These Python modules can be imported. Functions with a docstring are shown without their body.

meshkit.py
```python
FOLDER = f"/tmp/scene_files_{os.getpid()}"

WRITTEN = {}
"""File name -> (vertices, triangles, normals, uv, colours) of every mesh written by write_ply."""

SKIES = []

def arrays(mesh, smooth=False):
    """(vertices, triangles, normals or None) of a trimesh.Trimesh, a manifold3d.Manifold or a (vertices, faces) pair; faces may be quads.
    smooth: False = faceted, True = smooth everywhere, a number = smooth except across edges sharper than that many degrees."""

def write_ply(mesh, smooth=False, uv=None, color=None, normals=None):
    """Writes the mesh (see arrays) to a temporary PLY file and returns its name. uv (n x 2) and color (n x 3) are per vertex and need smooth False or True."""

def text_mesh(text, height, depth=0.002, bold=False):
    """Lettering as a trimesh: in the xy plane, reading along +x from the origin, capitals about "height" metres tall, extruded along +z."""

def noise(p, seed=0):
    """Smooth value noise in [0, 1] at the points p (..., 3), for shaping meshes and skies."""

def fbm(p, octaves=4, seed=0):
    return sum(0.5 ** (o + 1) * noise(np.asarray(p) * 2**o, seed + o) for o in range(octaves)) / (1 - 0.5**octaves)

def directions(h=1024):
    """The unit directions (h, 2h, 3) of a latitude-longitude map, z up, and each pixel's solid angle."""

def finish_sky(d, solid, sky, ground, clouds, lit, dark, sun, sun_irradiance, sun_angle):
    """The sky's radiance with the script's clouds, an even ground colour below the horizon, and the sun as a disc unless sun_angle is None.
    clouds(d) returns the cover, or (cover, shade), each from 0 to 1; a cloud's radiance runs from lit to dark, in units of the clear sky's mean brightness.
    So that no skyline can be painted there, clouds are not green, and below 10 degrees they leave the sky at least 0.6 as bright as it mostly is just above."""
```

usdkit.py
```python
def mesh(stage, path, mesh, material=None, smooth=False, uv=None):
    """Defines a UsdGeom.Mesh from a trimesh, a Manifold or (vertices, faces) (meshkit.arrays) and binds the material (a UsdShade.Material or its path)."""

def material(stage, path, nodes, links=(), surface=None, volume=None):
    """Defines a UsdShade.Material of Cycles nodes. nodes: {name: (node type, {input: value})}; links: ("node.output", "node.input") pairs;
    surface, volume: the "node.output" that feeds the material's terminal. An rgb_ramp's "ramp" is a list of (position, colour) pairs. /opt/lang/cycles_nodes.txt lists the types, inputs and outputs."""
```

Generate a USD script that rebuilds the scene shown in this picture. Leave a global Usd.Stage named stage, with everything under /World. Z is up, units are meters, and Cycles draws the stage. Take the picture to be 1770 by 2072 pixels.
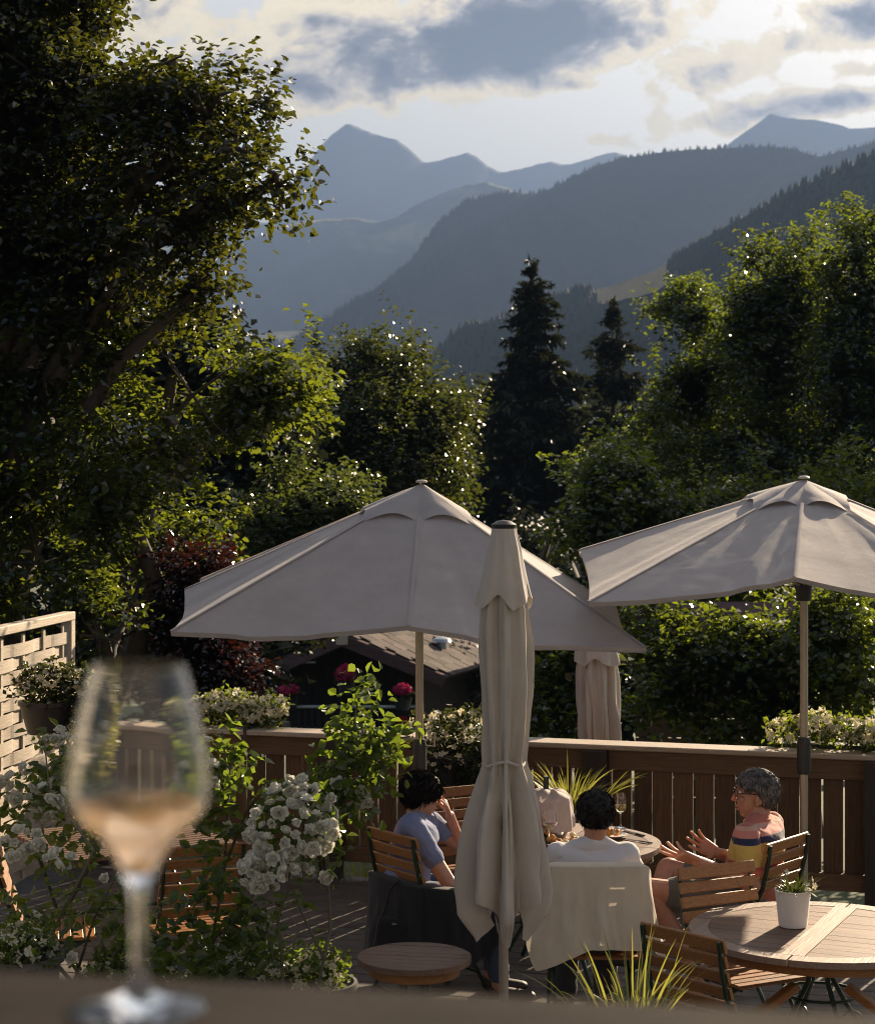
import math, random
import numpy as np, trimesh, manifold3d as m3, usdkit, meshkit
from shapely.geometry import Polygon, Point, box as sbox
from pxr import Usd, UsdGeom, UsdLux, UsdShade, Gf, Sdf, Vt

stage = Usd.Stage.CreateInMemory()
UsdGeom.SetStageUpAxis(stage, 'Z'); UsdGeom.SetStageMetersPerUnit(stage, 1.0)
world = UsdGeom.Xform.Define(stage, '/World'); stage.SetDefaultPrim(world.GetPrim())
UsdGeom.Scope.Define(stage, '/World/Looks')
rng = np.random.default_rng(7)

# ---------------------------------------------------------------- camera, sky, sun, exposure
EYE, FPX, HORIZON, CXPX = 2.76, 1900.0, 480.0, 437.0        # eye height; focal length, horizon and centre in picture pixels
camera = UsdGeom.Camera.Define(stage, '/World/camera')
camera.AddTransformOp().Set(Gf.Matrix4d(1,0,0,0, 0,0,1,0, 0,-1,0,0, 0,0,EYE,1))
camera.CreateHorizontalApertureAttr(36.0); camera.CreateFocalLengthAttr(36.0 * FPX / 874)
camera.CreateVerticalApertureOffsetAttr(-36.0 * 32 / 874)
camera.CreateClippingRangeAttr(Gf.Vec2f(0.05, 60000))
camera.CreateFStopAttr(7.0); camera.CreateFocusDistanceAttr(9.4)
camera.CreateExposureAttr(EXPOSURE := 2.36)
SUN_AZ, SUN_EL = math.radians(29), math.radians(21)
SUN = np.array([math.sin(SUN_AZ) * math.cos(SUN_EL), math.cos(SUN_AZ) * math.cos(SUN_EL), math.sin(SUN_EL)])
sun = UsdLux.DistantLight.Define(stage, '/World/sun')
sun.CreateIntensityAttr(1.25); sun.CreateAngleAttr(0.5); sun.CreateNormalizeAttr(True); sun.CreateColorAttr(Gf.Vec3f(1.0, 0.80, 0.56))
_q = Gf.Rotation(Gf.Vec3d(0, 0, -1), Gf.Vec3d(*(-SUN))).GetQuat()
sun.AddOrientOp(UsdGeom.XformOp.PrecisionDouble).Set(Gf.Quatd(_q))


class Graph:
    """A material's nodes: n('kind', 'output', input=value or 'node.output') adds a node and returns its output."""
    def __init__(self): self.nodes, self.links = {}, []
    def n(self, kind, out, **kw):
        name = f'n{len(self.nodes)}'; vals = {}
        for k, v in kw.items():
            if isinstance(v, str) and '.' in v and v.split('.')[0] in self.nodes: self.links.append((v, f'{name}.{k}'))
            else: vals[k] = v
        self.nodes[name] = (kind, vals)
        return f'{name}.{out}'
    def m(self, op, a, b=0.0, c=0.0, clamp=False): return self.n('math', 'value', math_type=op, value1=a, value2=b, value3=c, use_clamp=clamp)
    def ramp(self, fac, stops): return self.n('rgb_ramp', 'color', ramp=stops, fac=fac)
    def mix(self, fac, a, b, t='mix'): return self.n('mix', 'color', mix_type=t, fac=fac, color1=a, color2=b)
    def build(self, name, surface=None, volume=None):
        return usdkit.material(stage, '/World/Looks/' + name, self.nodes, self.links, surface=surface, volume=volume)


def make_sky():
    g = Graph()
    g_dir = g.n('texture_coordinate', 'generated')
    xyz = g.n('separate_xyz', 'x', vector=g_dir); nm = xyz.split('.')[0]
    az = g.m('arctan2', nm + '.x', nm + '.y'); el = g.m('arcsine', nm + '.z')
    sky = g.n('sky_texture', 'color', sky_type='single_scattering', sun_disc=False, sun_elevation=SUN_EL, sun_rotation=SUN_AZ, altitude=1000.0, air_density=1.0, aerosol_density=SKY_AEROSOL, ozone_density=1.0)
    vec = g.n('combine_xyz', 'vector', x=az, y=g.m('multiply', el, 1.3), z=0.0)
    warp = g.n('noise_texture', 'color', vector=vec, scale=9.0, detail=4.0)
    vec2 = g.n('mix', 'color', mix_type='linear_light', fac=0.035, color1=vec, color2=warp)
    n1 = g.n('noise_texture', 'fac', vector=vec2, scale=18.0, detail=10.0, roughness=0.58)
    n2 = g.n('noise_texture', 'fac', vector=vec2, scale=52.0, detail=7.0, roughness=0.6)
    n3 = g.n('noise_texture', 'fac', vector=g.n('mix', 'color', mix_type='add', fac=1.0, color1=vec2, color2=(3.1, 1.7, 0.4)), scale=22.0, detail=8.0, roughness=0.6)
    def blob(cx, cy, hx, hy, amp):
        u0, v0 = (cx * .49379 - 437) / 1900, (480 - cy * .49421) / 1900
        dx = g.m('multiply', g.m('subtract', az, u0), 1900 / (hx * .4938)); dy = g.m('multiply', g.m('subtract', el, v0), 1900 / (hy * .4938))
        r2 = g.m('multiply_add', dy, dy, g.m('multiply', dx, dx))
        return g.m('multiply', g.m('exponent', g.m('multiply', r2, -0.9)), amp)
    total = None
    for b in CLOUDS:
        x = blob(*b); total = x if total is None else g.m('add', total, x)
    # the same kind of broken cloud over the rest of the sky
    far = g.n('noise_texture', 'fac', vector=vec, scale=2.6, detail=3.0)
    far = g.n('map_range', 'result', value=far, from_min=0.5, from_max=0.75, to_min=0.0, to_max=0.55, clamp=True)
    total = g.m('add', total, far)
    dens = g.m('add', total, g.m('multiply', g.m('subtract', n1, 0.5), 2.1))
    dens = g.m('add', dens, g.m('multiply', g.m('subtract', n2, 0.5), 1.25))
    toward = g.m('add', g.m('add', g.m('multiply', nm + '.x', float(SUN[0])), g.m('multiply', nm + '.y', float(SUN[1]))), g.m('multiply', nm + '.z', float(SUN[2])))
    glow = g.n('map_range', 'result', value=toward, range_type='smoothstep', from_min=-.35, from_max=1.0, to_min=.045, to_max=1.12, clamp=True)   # brighter towards the sun
    glow3 = g.n('combine_xyz', 'vector', x=glow, y=glow, z=glow)
    veil = g.n('map_range', 'result', value=el, from_min=0.0, from_max=.5, to_min=.62, to_max=.25, clamp=True)
    sky = g.mix(veil, sky, g.n('mix', 'color', mix_type='multiply', fac=1.0, color1=glow3, color2=VEIL))
    cover = g.n('map_range', 'result', range_type='smoothstep', value=dens, from_min=0.29, from_max=0.47, to_min=0.0, to_max=1.0, clamp=True)
    col = g.ramp(g.n('map_range', 'result', value=g.m('add', dens, g.m('multiply', g.m('subtract', n3, 0.5), 1.6)), from_min=0.26, from_max=1.66, clamp=True), CLOUD_RAMP)
    out = g.mix(cover, sky, g.n('mix', 'color', mix_type='multiply', fac=1.0, color1=g.n('mix', 'color', mix_type='multiply', fac=1.0, color1=col, color2=(CLOUD_GAIN,) * 3), color2=glow3))
    bg = g.n('background_shader', 'background', color=out, strength=SKY_STRENGTH)
    mat = g.build('sky', surface=bg)
    dome = UsdLux.DomeLight.Define(stage, '/World/sky')
    UsdShade.MaterialBindingAPI.Apply(dome.GetPrim()).Bind(mat)
    p = dome.GetPrim(); p.SetCustomDataByKey('kind', 'structure'); p.SetCustomDataByKey('label', 'evening sky with grey backlit clouds and cream gaps'); p.SetCustomDataByKey('category', 'sky')

SKY_STRENGTH, SKY_AEROSOL, CLOUD_GAIN = 0.05, 2.0, 6.7
VEIL = (6.4, 4.65, 1.75)
#        x     y    half w  half h  amount      (in the tele view's own scale, turned into angles)
CLOUDS = [(920, 105, 270, 85, 1.25), (1060, 70, 150, 90, .62), (640, 200, 150, 44, 1.1), (640, 50, 120, 50, .42), (300, 70, 200, 110, .62), (470, 150, 130, 60, .55), (1240, 60, 170, 80, .50), (1450, 168, 95, 30, .95), (1570, 122, 90, 30, .75), (1650, 70, 130, 40, .62), (1760, 95, 60, 40, .75),
          (1500, 262, 120, 32, .62), (1640, 232, 120, 26, .6), (1760, 232, 80, 26, .6), (1170, 186, 55, 11, .50), (1740, 172, 60, 16, .48), (1330, 265, 22, 40, .36), (1215, 295, 50, 14, .40)]
CLOUD_RAMP = [(0.0, (.98, .80, .48)), (0.10, (1.08, .89, .54)), (0.24, (1.0, .81, .49)), (0.40, (.60, .51, .40)), (0.60, (.17, .155, .14)), (0.8, (.035, .035, .04)), (1.0, (.025, .025, .03))]
make_sky()

# ---------------------------------------------------------------- helpers
def W(px, py, d):
    """The point at depth d (metres along the view) that shows at this pixel of the 874 x 1024 picture."""
    return np.array([(px - CXPX) / FPX * d, d, EYE - (py - HORIZON) / FPX * d])
def D(x, y, d): return W(x * .49379, y * .49421, d)          # the same from the 1770 x 2072 view of the photograph
_used = {}
def _path(parent, name):
    base = '/World' if parent is None else str(parent.GetPath())
    k = _used.get((base, name), 0); _used[(base, name)] = k + 1
    return f'{base}/{name}' if k == 0 else f'{base}/{name}_{k:03d}'
def tag(p, label=None, cat=None, group=None, kind=None):
    for k, v in (('label', label), ('category', cat), ('group', group), ('kind', kind)):
        if v: p.SetCustomDataByKey(k, v)
    return p
ORIGIN = {}
def thing(name, label, cat, loc=(0, 0, 0), group=None, rotz=0.0):
    """An Xform at the thing's base; its parts are given in world coordinates and stored relative to it (rotz = 0)."""
    p = _path(None, name); x = UsdGeom.Xform.Define(stage, p)
    x.AddTranslateOp().Set(Gf.Vec3d(*map(float, loc)))
    if rotz: x.AddRotateZOp().Set(float(rotz))
    ORIGIN[p] = np.array(loc, float)
    return tag(x.GetPrim(), label, cat, group)
def V(mesh):
    if hasattr(mesh, 'to_mesh'):
        m = mesh.to_mesh(); return np.array(m.vert_properties[:, :3]), np.array(m.tri_verts)
    if isinstance(mesh, (tuple, list)): return np.asarray(mesh[0], float), np.asarray(mesh[1], int)
    return np.array(mesh.vertices), np.array(mesh.faces)
def put(name, mesh, mat, parent=None, smooth=30, label=None, cat=None, group=None, kind=None, local=False):
    """One Mesh prim, a part of parent or a top-level thing."""
    v, f = V(mesh); p = _path(parent, name)
    if parent is None:
        base = np.array([(v[:, 0].min() + v[:, 0].max()) / 2, (v[:, 1].min() + v[:, 1].max()) / 2, v[:, 2].min()]); v = v - base
    elif not local:
        root = '/'.join(str(parent.GetPath()).split('/')[:3])
        v = v - ORIGIN.get(root, np.zeros(3))
        if parent.GetTypeName() == 'Mesh' and str(parent.GetPath()) == root: pass
    me = usdkit.mesh(stage, p, (v, f), mat, smooth=smooth)
    if parent is None: me.AddTranslateOp().Set(Gf.Vec3d(*map(float, base))); ORIGIN[p] = base
    return tag(me.GetPrim(), label, cat, group, kind)
def copy_of(src, loc, rotz, label=None):
    """Another one like src under the next number, with copies of its parts."""
    was = src.GetCustomData(); name = src.GetName()
    p = _path(None, name); x = UsdGeom.Xform.Define(stage, p)
    x.GetPrim().GetReferences().AddInternalReference(src.GetPath())
    x.ClearXformOpOrder()
    x.AddTranslateOp().Set(Gf.Vec3d(*map(float, loc)))
    x.AddRotateZOp().Set(float(rotz))
    x.GetPrim().SetInstanceable(True)
    return tag(x.GetPrim(), label or was['label'], was['category'], was.get('group'))

class MB:
    """Collects shapes into one mesh."""
    def __init__(self): self.v, self.f, self.k = [], [], 0
    def add(self, mesh):
        v, f = V(mesh); self.v.append(v); self.f.append(f + self.k); self.k += len(v); return self
    def mesh(self): return np.vstack(self.v), np.vstack(self.f)
    def box(self, c, size, rot=0.0, R=None): return self.add(boxm(c, size, rot, R))
    def tube(self, pts, r, n=8): return self.add(tube(pts, r, n))
_BF = np.array([[0,2,3],[0,3,1],[4,5,7],[4,7,6],[0,1,5],[0,5,4],[2,6,7],[2,7,3],[0,4,6],[0,6,2],[1,3,7],[1,7,5]])
def boxm(c, size, rot=0.0, R=None):
    """A box; rot turns it about z (radians), or R is a 3 x 3 frame."""
    s = np.array(size) / 2
    v = np.array([[x, y, z] for z in (-1, 1) for y in (-1, 1) for x in (-1, 1)]) * s
    if R is None:
        ca, sa = math.cos(rot), math.sin(rot); R = np.array([[ca, -sa, 0], [sa, ca, 0], [0, 0, 1]])
    return v @ np.asarray(R).T + np.array(c), _BF
def bevelbox(c, size, rot=0.0, b=0.004, R=None):
    """A box whose long edges are chamfered: 16 vertices, 28 triangles."""
    sx, sy, sz = np.array(size) / 2
    oct_ = [(-sy + b, -sz), (sy - b, -sz), (sy, -sz + b), (sy, sz - b), (sy - b, sz), (-sy + b, sz), (-sy, sz - b), (-sy, -sz + b)]
    v = np.array([[x, y, z] for x in (-sx, sx) for y, z in oct_])
    f = [[i, (i + 1) % 8, 8 + (i + 1) % 8] for i in range(8)] + [[i, 8 + (i + 1) % 8, 8 + i] for i in range(8)]
    f += [[0, i + 1, i] for i in range(1, 7)] + [[8, 8 + i, 9 + i] for i in range(1, 7)]
    if R is None:
        ca, sa = math.cos(rot), math.sin(rot); R = np.array([[ca, -sa, 0], [sa, ca, 0], [0, 0, 1]])
    return v @ np.asarray(R).T + np.array(c), np.array(f)
def unit(a): a = np.asarray(a, float); return a / max(np.linalg.norm(a), 1e-12)
def tube(pts, r, n=8, caps=True):
    pts = np.asarray(pts, float); k = len(pts); r = np.broadcast_to(np.asarray(r, float), (k,))
    t = np.gradient(pts, axis=0) if k > 2 else np.repeat((pts[-1] - pts[0])[None], k, 0)
    t /= np.maximum(np.linalg.norm(t, axis=1, keepdims=True), 1e-9)
    ref = np.array([0, 0, 1.0]) if abs(t[0, 2]) < .9 else np.array([1.0, 0, 0])
    a = np.cross(t, ref); a /= np.maximum(np.linalg.norm(a, axis=1, keepdims=True), 1e-9); b = np.cross(t, a)
    th = np.arange(n) / n * 2 * np.pi
    v = (pts[:, None] + r[:, None, None] * (a[:, None] * np.cos(th)[:, None] + b[:, None] * np.sin(th)[:, None])).reshape(-1, 3)
    i, j = np.meshgrid(np.arange(k - 1), np.arange(n), indexing='ij'); i, j = i.ravel(), j.ravel(); j2 = (j + 1) % n
    f = np.vstack([np.stack([i * n + j, (i + 1) * n + j2, i * n + j2], 1), np.stack([i * n + j, (i + 1) * n + j, (i + 1) * n + j2], 1)])
    if caps:
        c0, c1 = len(v), len(v) + 1; v = np.vstack([v, pts[0], pts[-1]]); q = np.arange(n); q2 = (q + 1) % n
        f = np.vstack([f, np.stack([np.full(n, c0), q, q2], 1), np.stack([np.full(n, c1), (k - 1) * n + q2, (k - 1) * n + q], 1)])
    return v, f
def lathe(profile, c=(0, 0, 0), n=32):
    """Turns (radius, z) pairs about the vertical through c; a closed shape when it starts and ends on the axis."""
    p = np.asarray(profile, float); th = np.arange(n) / n * 2 * np.pi
    v = np.stack([p[:, 0][:, None] * np.cos(th), p[:, 0][:, None] * np.sin(th), np.repeat(p[:, 1][:, None], n, 1)], -1).reshape(-1, 3) + np.array(c)
    i, j = np.meshgrid(np.arange(len(p) - 1), np.arange(n), indexing='ij'); i, j = i.ravel(), j.ravel(); j2 = (j + 1) % n
    f = np.vstack([np.stack([i * n + j, i * n + j2, (i + 1) * n + j2], 1), np.stack([i * n + j, (i + 1) * n + j2, (i + 1) * n + j], 1)])
    m = trimesh.Trimesh(v, f, process=False); m.merge_vertices(); m.update_faces(m.nondegenerate_faces()); return m
def prism(poly, z0, z1):
    m = trimesh.creation.extrude_polygon(poly, z1 - z0, engine='earcut'); m.apply_translation((0, 0, z0)); return m
def grid_faces(a, b):
    i, j = np.meshgrid(np.arange(a - 1), np.arange(b - 1), indexing='ij'); i, j = i.ravel(), j.ravel(); q = i * b + j
    return np.vstack([np.stack([q, q + b, q + b + 1], 1), np.stack([q, q + b + 1, q + 1], 1)])
def sstep(x, a, b): t = np.clip((x - a) / (b - a), 0, 1); return t * t * (3 - 2 * t)

# ---------------------------------------------------------------- materials
M = {}
def plain(name, col, rough=.6, var=.12, scale=40.0, metal=0.0, bump=0.0, spec=.5, translucent=0.0, sheen=0.0, rand=0.0):
    g = Graph(); pos = g.n('geometry', 'position')
    c = np.array(col, float)
    nz = g.n('noise_texture', 'fac', vector=pos, scale=scale, detail=4.0, roughness=.6)
    colr = g.ramp(nz, [(0.25, tuple(c * (1 - var))), (0.75, tuple(np.minimum(c * (1 + var), 1)))])
    if rand:
        r = g.n('object_info', 'random'); colr = g.n('hsv', 'color', color=colr, value=g.m('multiply_add', r, 2 * rand, 1 - rand))
    kw = dict(base_color=colr, roughness=rough, metallic=metal, specular_ior_level=spec)
    if sheen: kw['sheen_weight'] = sheen
    if bump: kw['normal'] = g.n('bump', 'normal', height=nz, strength=bump, distance=.01)
    s = g.n('principled_bsdf', 'BSDF', **kw)
    if translucent: s = g.n('mix_closure', 'closure', fac=translucent, closure1=s, closure2=g.n('diffuse_bsdf', 'BSDF', color=colr) if False else g.n('translucent_bsdf', 'BSDF', color=colr))
    M[name] = g.build(name, surface=s); return M[name]
def wood(name, dark, light, ang=0.0, axis=0, rough=.55, scale=6.0, rand=.18, weather=None, spec=.35):
    """Grain stretched along one axis (0 x, 1 y, 2 z) of a frame turned by ang about z; each board its own tone."""
    g = Graph(); pos = g.n('geometry', 'position'); r = g.n('object_info', 'random')
    st = [16.0, 16.0, 16.0]; st[axis] = 1.0
    v = g.n('mapping', 'vector', vector=pos, rotation=(0, 0, -ang))
    v = g.n('mapping', 'vector', vector=v, scale=tuple(st))
    off = g.n('combine_xyz', 'vector', x=g.m('multiply', r, 37.0), y=g.m('multiply', r, 71.0), z=g.m('multiply', r, 13.0))
    v = g.n('mix', 'color', mix_type='add', fac=1.0, color1=v, color2=off)
    nz = g.n('noise_texture', 'fac', vector=v, scale=scale, detail=6.0, roughness=.65, distortion=.4)
    col = g.ramp(nz, [(0.3, dark), (0.7, light)])
    if weather:
        w = g.n('noise_texture', 'fac', vector=pos, scale=7.0, detail=5.0, roughness=.7)
        col = g.mix(g.n('map_range', 'result', value=w, from_min=.45, from_max=.7, to_max=.6, clamp=True), col, weather)
    col = g.n('hsv', 'color', color=col, value=g.m('multiply_add', r, 2 * rand, 1 - rand))
    s = g.n('principled_bsdf', 'BSDF', base_color=col, roughness=rough, specular_ior_level=spec, normal=g.n('bump', 'normal', height=nz, strength=.5, distance=.006))
    M[name] = g.build(name, surface=s); return M[name]
def leaf(name, dark, light, thru, rough=.38, trans=.35, spec=.5, tint=None):
    """Leaves: each its own green, light coming through."""
    g = Graph(); r = g.n('geometry', 'random_per_island'); pos = g.n('geometry', 'position')
    nz = g.n('noise_texture', 'fac', vector=pos, scale=.8, detail=3.0)
    k = g.m('add', g.m('multiply', r, .7), g.m('multiply', nz, .3))
    stops = [(0.1, dark), (0.75, light)] + ([(.9, light), (.97, tint)] if tint else [])
    col = g.ramp(k, stops)
    s = g.n('principled_bsdf', 'BSDF', base_color=col, roughness=rough, specular_ior_level=spec)
    t = g.n('translucent_bsdf', 'BSDF', color=g.ramp(k, [(0.1, tuple(np.array(thru) * .6)), (0.9, thru)]))
    M[name] = g.build(name, surface=g.n('mix_closure', 'closure', fac=trans, closure1=s, closure2=t)); return M[name]
# ---------------------------------------------------------------- hills, mountains, the air
def hill_material(name, forest, meadow, rock=None, amount=.35, scale=.004):
    g = Graph(); pos = g.n('geometry', 'position')
    v = g.n('mapping', 'vector', vector=pos, scale=(1.0, .55, 1.6))
    n1 = g.n('noise_texture', 'fac', vector=v, scale=scale, detail=7.0, roughness=.55)
    n2 = g.n('noise_texture', 'fac', vector=pos, scale=scale * 22, detail=4.0)
    f = g.ramp(n2, [(.3, tuple(np.array(forest) * .55)), (.7, forest)])
    col = g.mix(g.n('map_range', 'result', value=n1, from_min=1 - amount - .08, from_max=1 - amount + .02, clamp=True), f, meadow)
    if rock:
        n3 = g.n('noise_texture', 'fac', vector=pos, scale=scale * 1.7, detail=9.0, roughness=.62)
        col = g.mix(g.n('map_range', 'result', value=n3, from_min=.44, from_max=.58, clamp=True), col, rock)
    M[name] = g.build(name, surface=g.n('principled_bsdf', 'BSDF', base_color=col, roughness=.95, specular_ior_level=.1))
hill_material('peak_rock', (.022, .028, .02), (.05, .045, .03), (.05, .048, .044), .3, .0016)
hill_material('valley_hills', (.035, .05, .025), (.20, .19, .09), None, .42, .003)
hill_material('forest_ridge', (.03, .042, .022), (.09, .09, .045), None, .34, .004)
hill_material('near_ridge', (.016, .024, .014), (.03, .034, .018), None, .3, .008)
g_ = Graph(); M['dry_meadow'] = None
plain('dry_meadow', (.26, .20, .09), .9, .25, .05)
plain('meadow', (.040, .058, .018), .9, .3, .2)

def ridge(name, crest, dist, base_px, depth, mat, label, seed, rough=1.0, sag=.35, slant=0.0, back=.5, smooth_px=3):
    """A mountain: its crest line given by pixels at distance dist (+ slant per pixel), the front falling towards the viewer over depth metres."""
    c = np.array(crest, float); px = np.linspace(c[0, 0], c[-1, 0], 520)
    py = np.interp(px, c[:, 0], c[:, 1])
    py = np.convolve(np.pad(py, smooth_px, 'edge'), np.ones(2 * smooth_px + 1) / (2 * smooth_px + 1), 'valid') if smooth_px else py
    dd = dist + slant * (px - 885)
    P = np.stack([(px * .49379 - CXPX) / FPX * dd, dd, EYE - (py * .49421 - HORIZON) / FPX * dd], 1)
    base = EYE - (np.interp(px, [p[0] for p in base_px], [p[1] for p in base_px]) * .49421 - HORIZON) / FPX * (dd - depth)
    ts = np.concatenate([np.linspace(-1, 0, 14)[:-1] , np.linspace(0, 1, 70)])
    rows = []
    for t in ts:
        if t >= 0:
            f = (1 - t) ** (1 + sag); z = base + (P[:, 2] - base) * f; y = dd - depth * t
            q = np.stack([P[:, 0] / dd * y, y, z], 1); amp = np.sin(np.pi * min(t, .6) / 1.2)
        else:
            y = dd - depth * back * t; z = P[:, 2] * (1 + t * .8); q = np.stack([P[:, 0] / dd * y, y, z], 1); amp = -t * .3
        s = dist / 16
        n = meshkit.fbm(np.stack([q[:, 0] / s, q[:, 1] / s * .6, np.full(len(q), seed)], 1), 5, seed) - .5
        spur = np.abs(meshkit.fbm(np.stack([q[:, 0] / s * 1.6 + q[:, 1] / s * .3, np.full(len(q), seed * 3.1), q[:, 1] / s * .2], 1), 4, seed + 9) - .5) * -1
        q[:, 2] += amp * rough * dist * (.030 * n + .045 * spur)
        q[:, 2] += rough * dist * .0011 * (meshkit.fbm(q / (dist / 300), 3, seed + 3) - .5)
        rows.append(q)
    v = np.concatenate(rows)
    f = grid_faces(len(ts), len(px))[:, ::-1]
    put(name, (v, f), M[mat], None, True, label, 'mountain', kind='structure')
    return np.array(rows), ts
DL1, DL2, DL3, DL4 = 6400.0, 4300.0, 2600.0, 1000.0
ridge('mountain_peak', [(-200, 420), (200, 420), (420, 430), (540, 452), (578, 420), (612, 352), (640, 305), (668, 275), (700, 251), (712, 252), (740, 265), (775, 276), (803, 283), (830, 303), (858, 330), (885, 326), (915, 318), (945, 308), (962, 316), (990, 338), (1015, 349), (1050, 342), (1085, 333), (1115, 327), (1135, 333), (1160, 331), (1190, 322), (1225, 311), (1248, 309), (1275, 318), (1400, 380), (1900, 420)],
      DL1, [(0, 700), (1770, 700)], 1250, 'peak_rock', 'hazy pyramid shaped summit under the big grey cloud', 4, .8, .2, 0, .4, 0)
ridge('far_ridge', [(1200, 420), (1380, 340), (1465, 297), (1500, 272), (1535, 248), (1560, 229), (1575, 236), (1610, 240), (1650, 243), (1690, 251), (1720, 260), (1770, 258), (1850, 235), (2100, 260), (2400, 330)],
      5400.0, [(0, 560), (1770, 560)], 800, 'peak_rock', 'pale blue ridge with a small knob behind the forested hill', 11, .6, .2, 0, .4, 0)
ridge('valley_hill', [(-300, 500), (300, 505), (430, 492), (500, 485), (560, 462), (610, 449), (660, 444), (720, 440), (760, 448), (800, 440), (850, 410), (890, 392), (930, 377), (985, 367), (1030, 380), (1080, 420), (1300, 520), (1900, 600)],
      DL2, [(0, 740), (1770, 760)], 1000, 'valley_hills', 'hazy blue hillside with pale meadows below the summit', 21, .8, .25, 0, .4, 1)
ridge('valley_floor', [(-300, 690), (300, 690), (480, 688), (560, 672), (640, 668), (700, 655), (760, 640), (900, 640), (1500, 640)],
      3000.0, [(0, 760), (1770, 760)], 900, 'valley_hills', 'sunlit green valley fields seen over the left treetops', 31, .5, .1, 0, .4, 1)
R3, T3 = ridge('forested_mountain', [(-300, 840), (300, 760), (480, 705), (590, 690), (650, 652), (700, 622), (750, 592), (800, 552), (838, 520), (850, 500), (878, 462), (905, 438), (940, 410), (985, 396), (1040, 389), (1075, 394), (1110, 384), (1160, 358), (1205, 336), (1250, 322), (1310, 312), (1380, 304), (1450, 300), (1560, 297), (1610, 304), (1655, 318), (1700, 306), (1770, 288), (1900, 250), (2300, 230)],
      DL3, [(0, 760), (1770, 860)], 620, 'forest_ridge', 'long forested blue mountain sloping down into the valley', 41, 1.0, .3, -.25, .4, 2)
R4, T4 = ridge('dark_ridge', [(-300, 900), (500, 860), (700, 800), (850, 748), (872, 735), (895, 700), (925, 670), (960, 662), (1005, 655), (1060, 632), (1130, 604), (1180, 592), (1225, 588), (1290, 566), (1340, 548), (1356, 522), (1390, 500), (1480, 452), (1540, 420), (1600, 390), (1650, 365), (1700, 345), (1770, 318), (1900, 270), (2300, 200)],
      DL4, [(0, 900), (1770, 900)], 240, 'near_ridge', 'dark wooded ridge rising to the right behind the treetops', 51, .9, .3, -.12, .5, 2)

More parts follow.
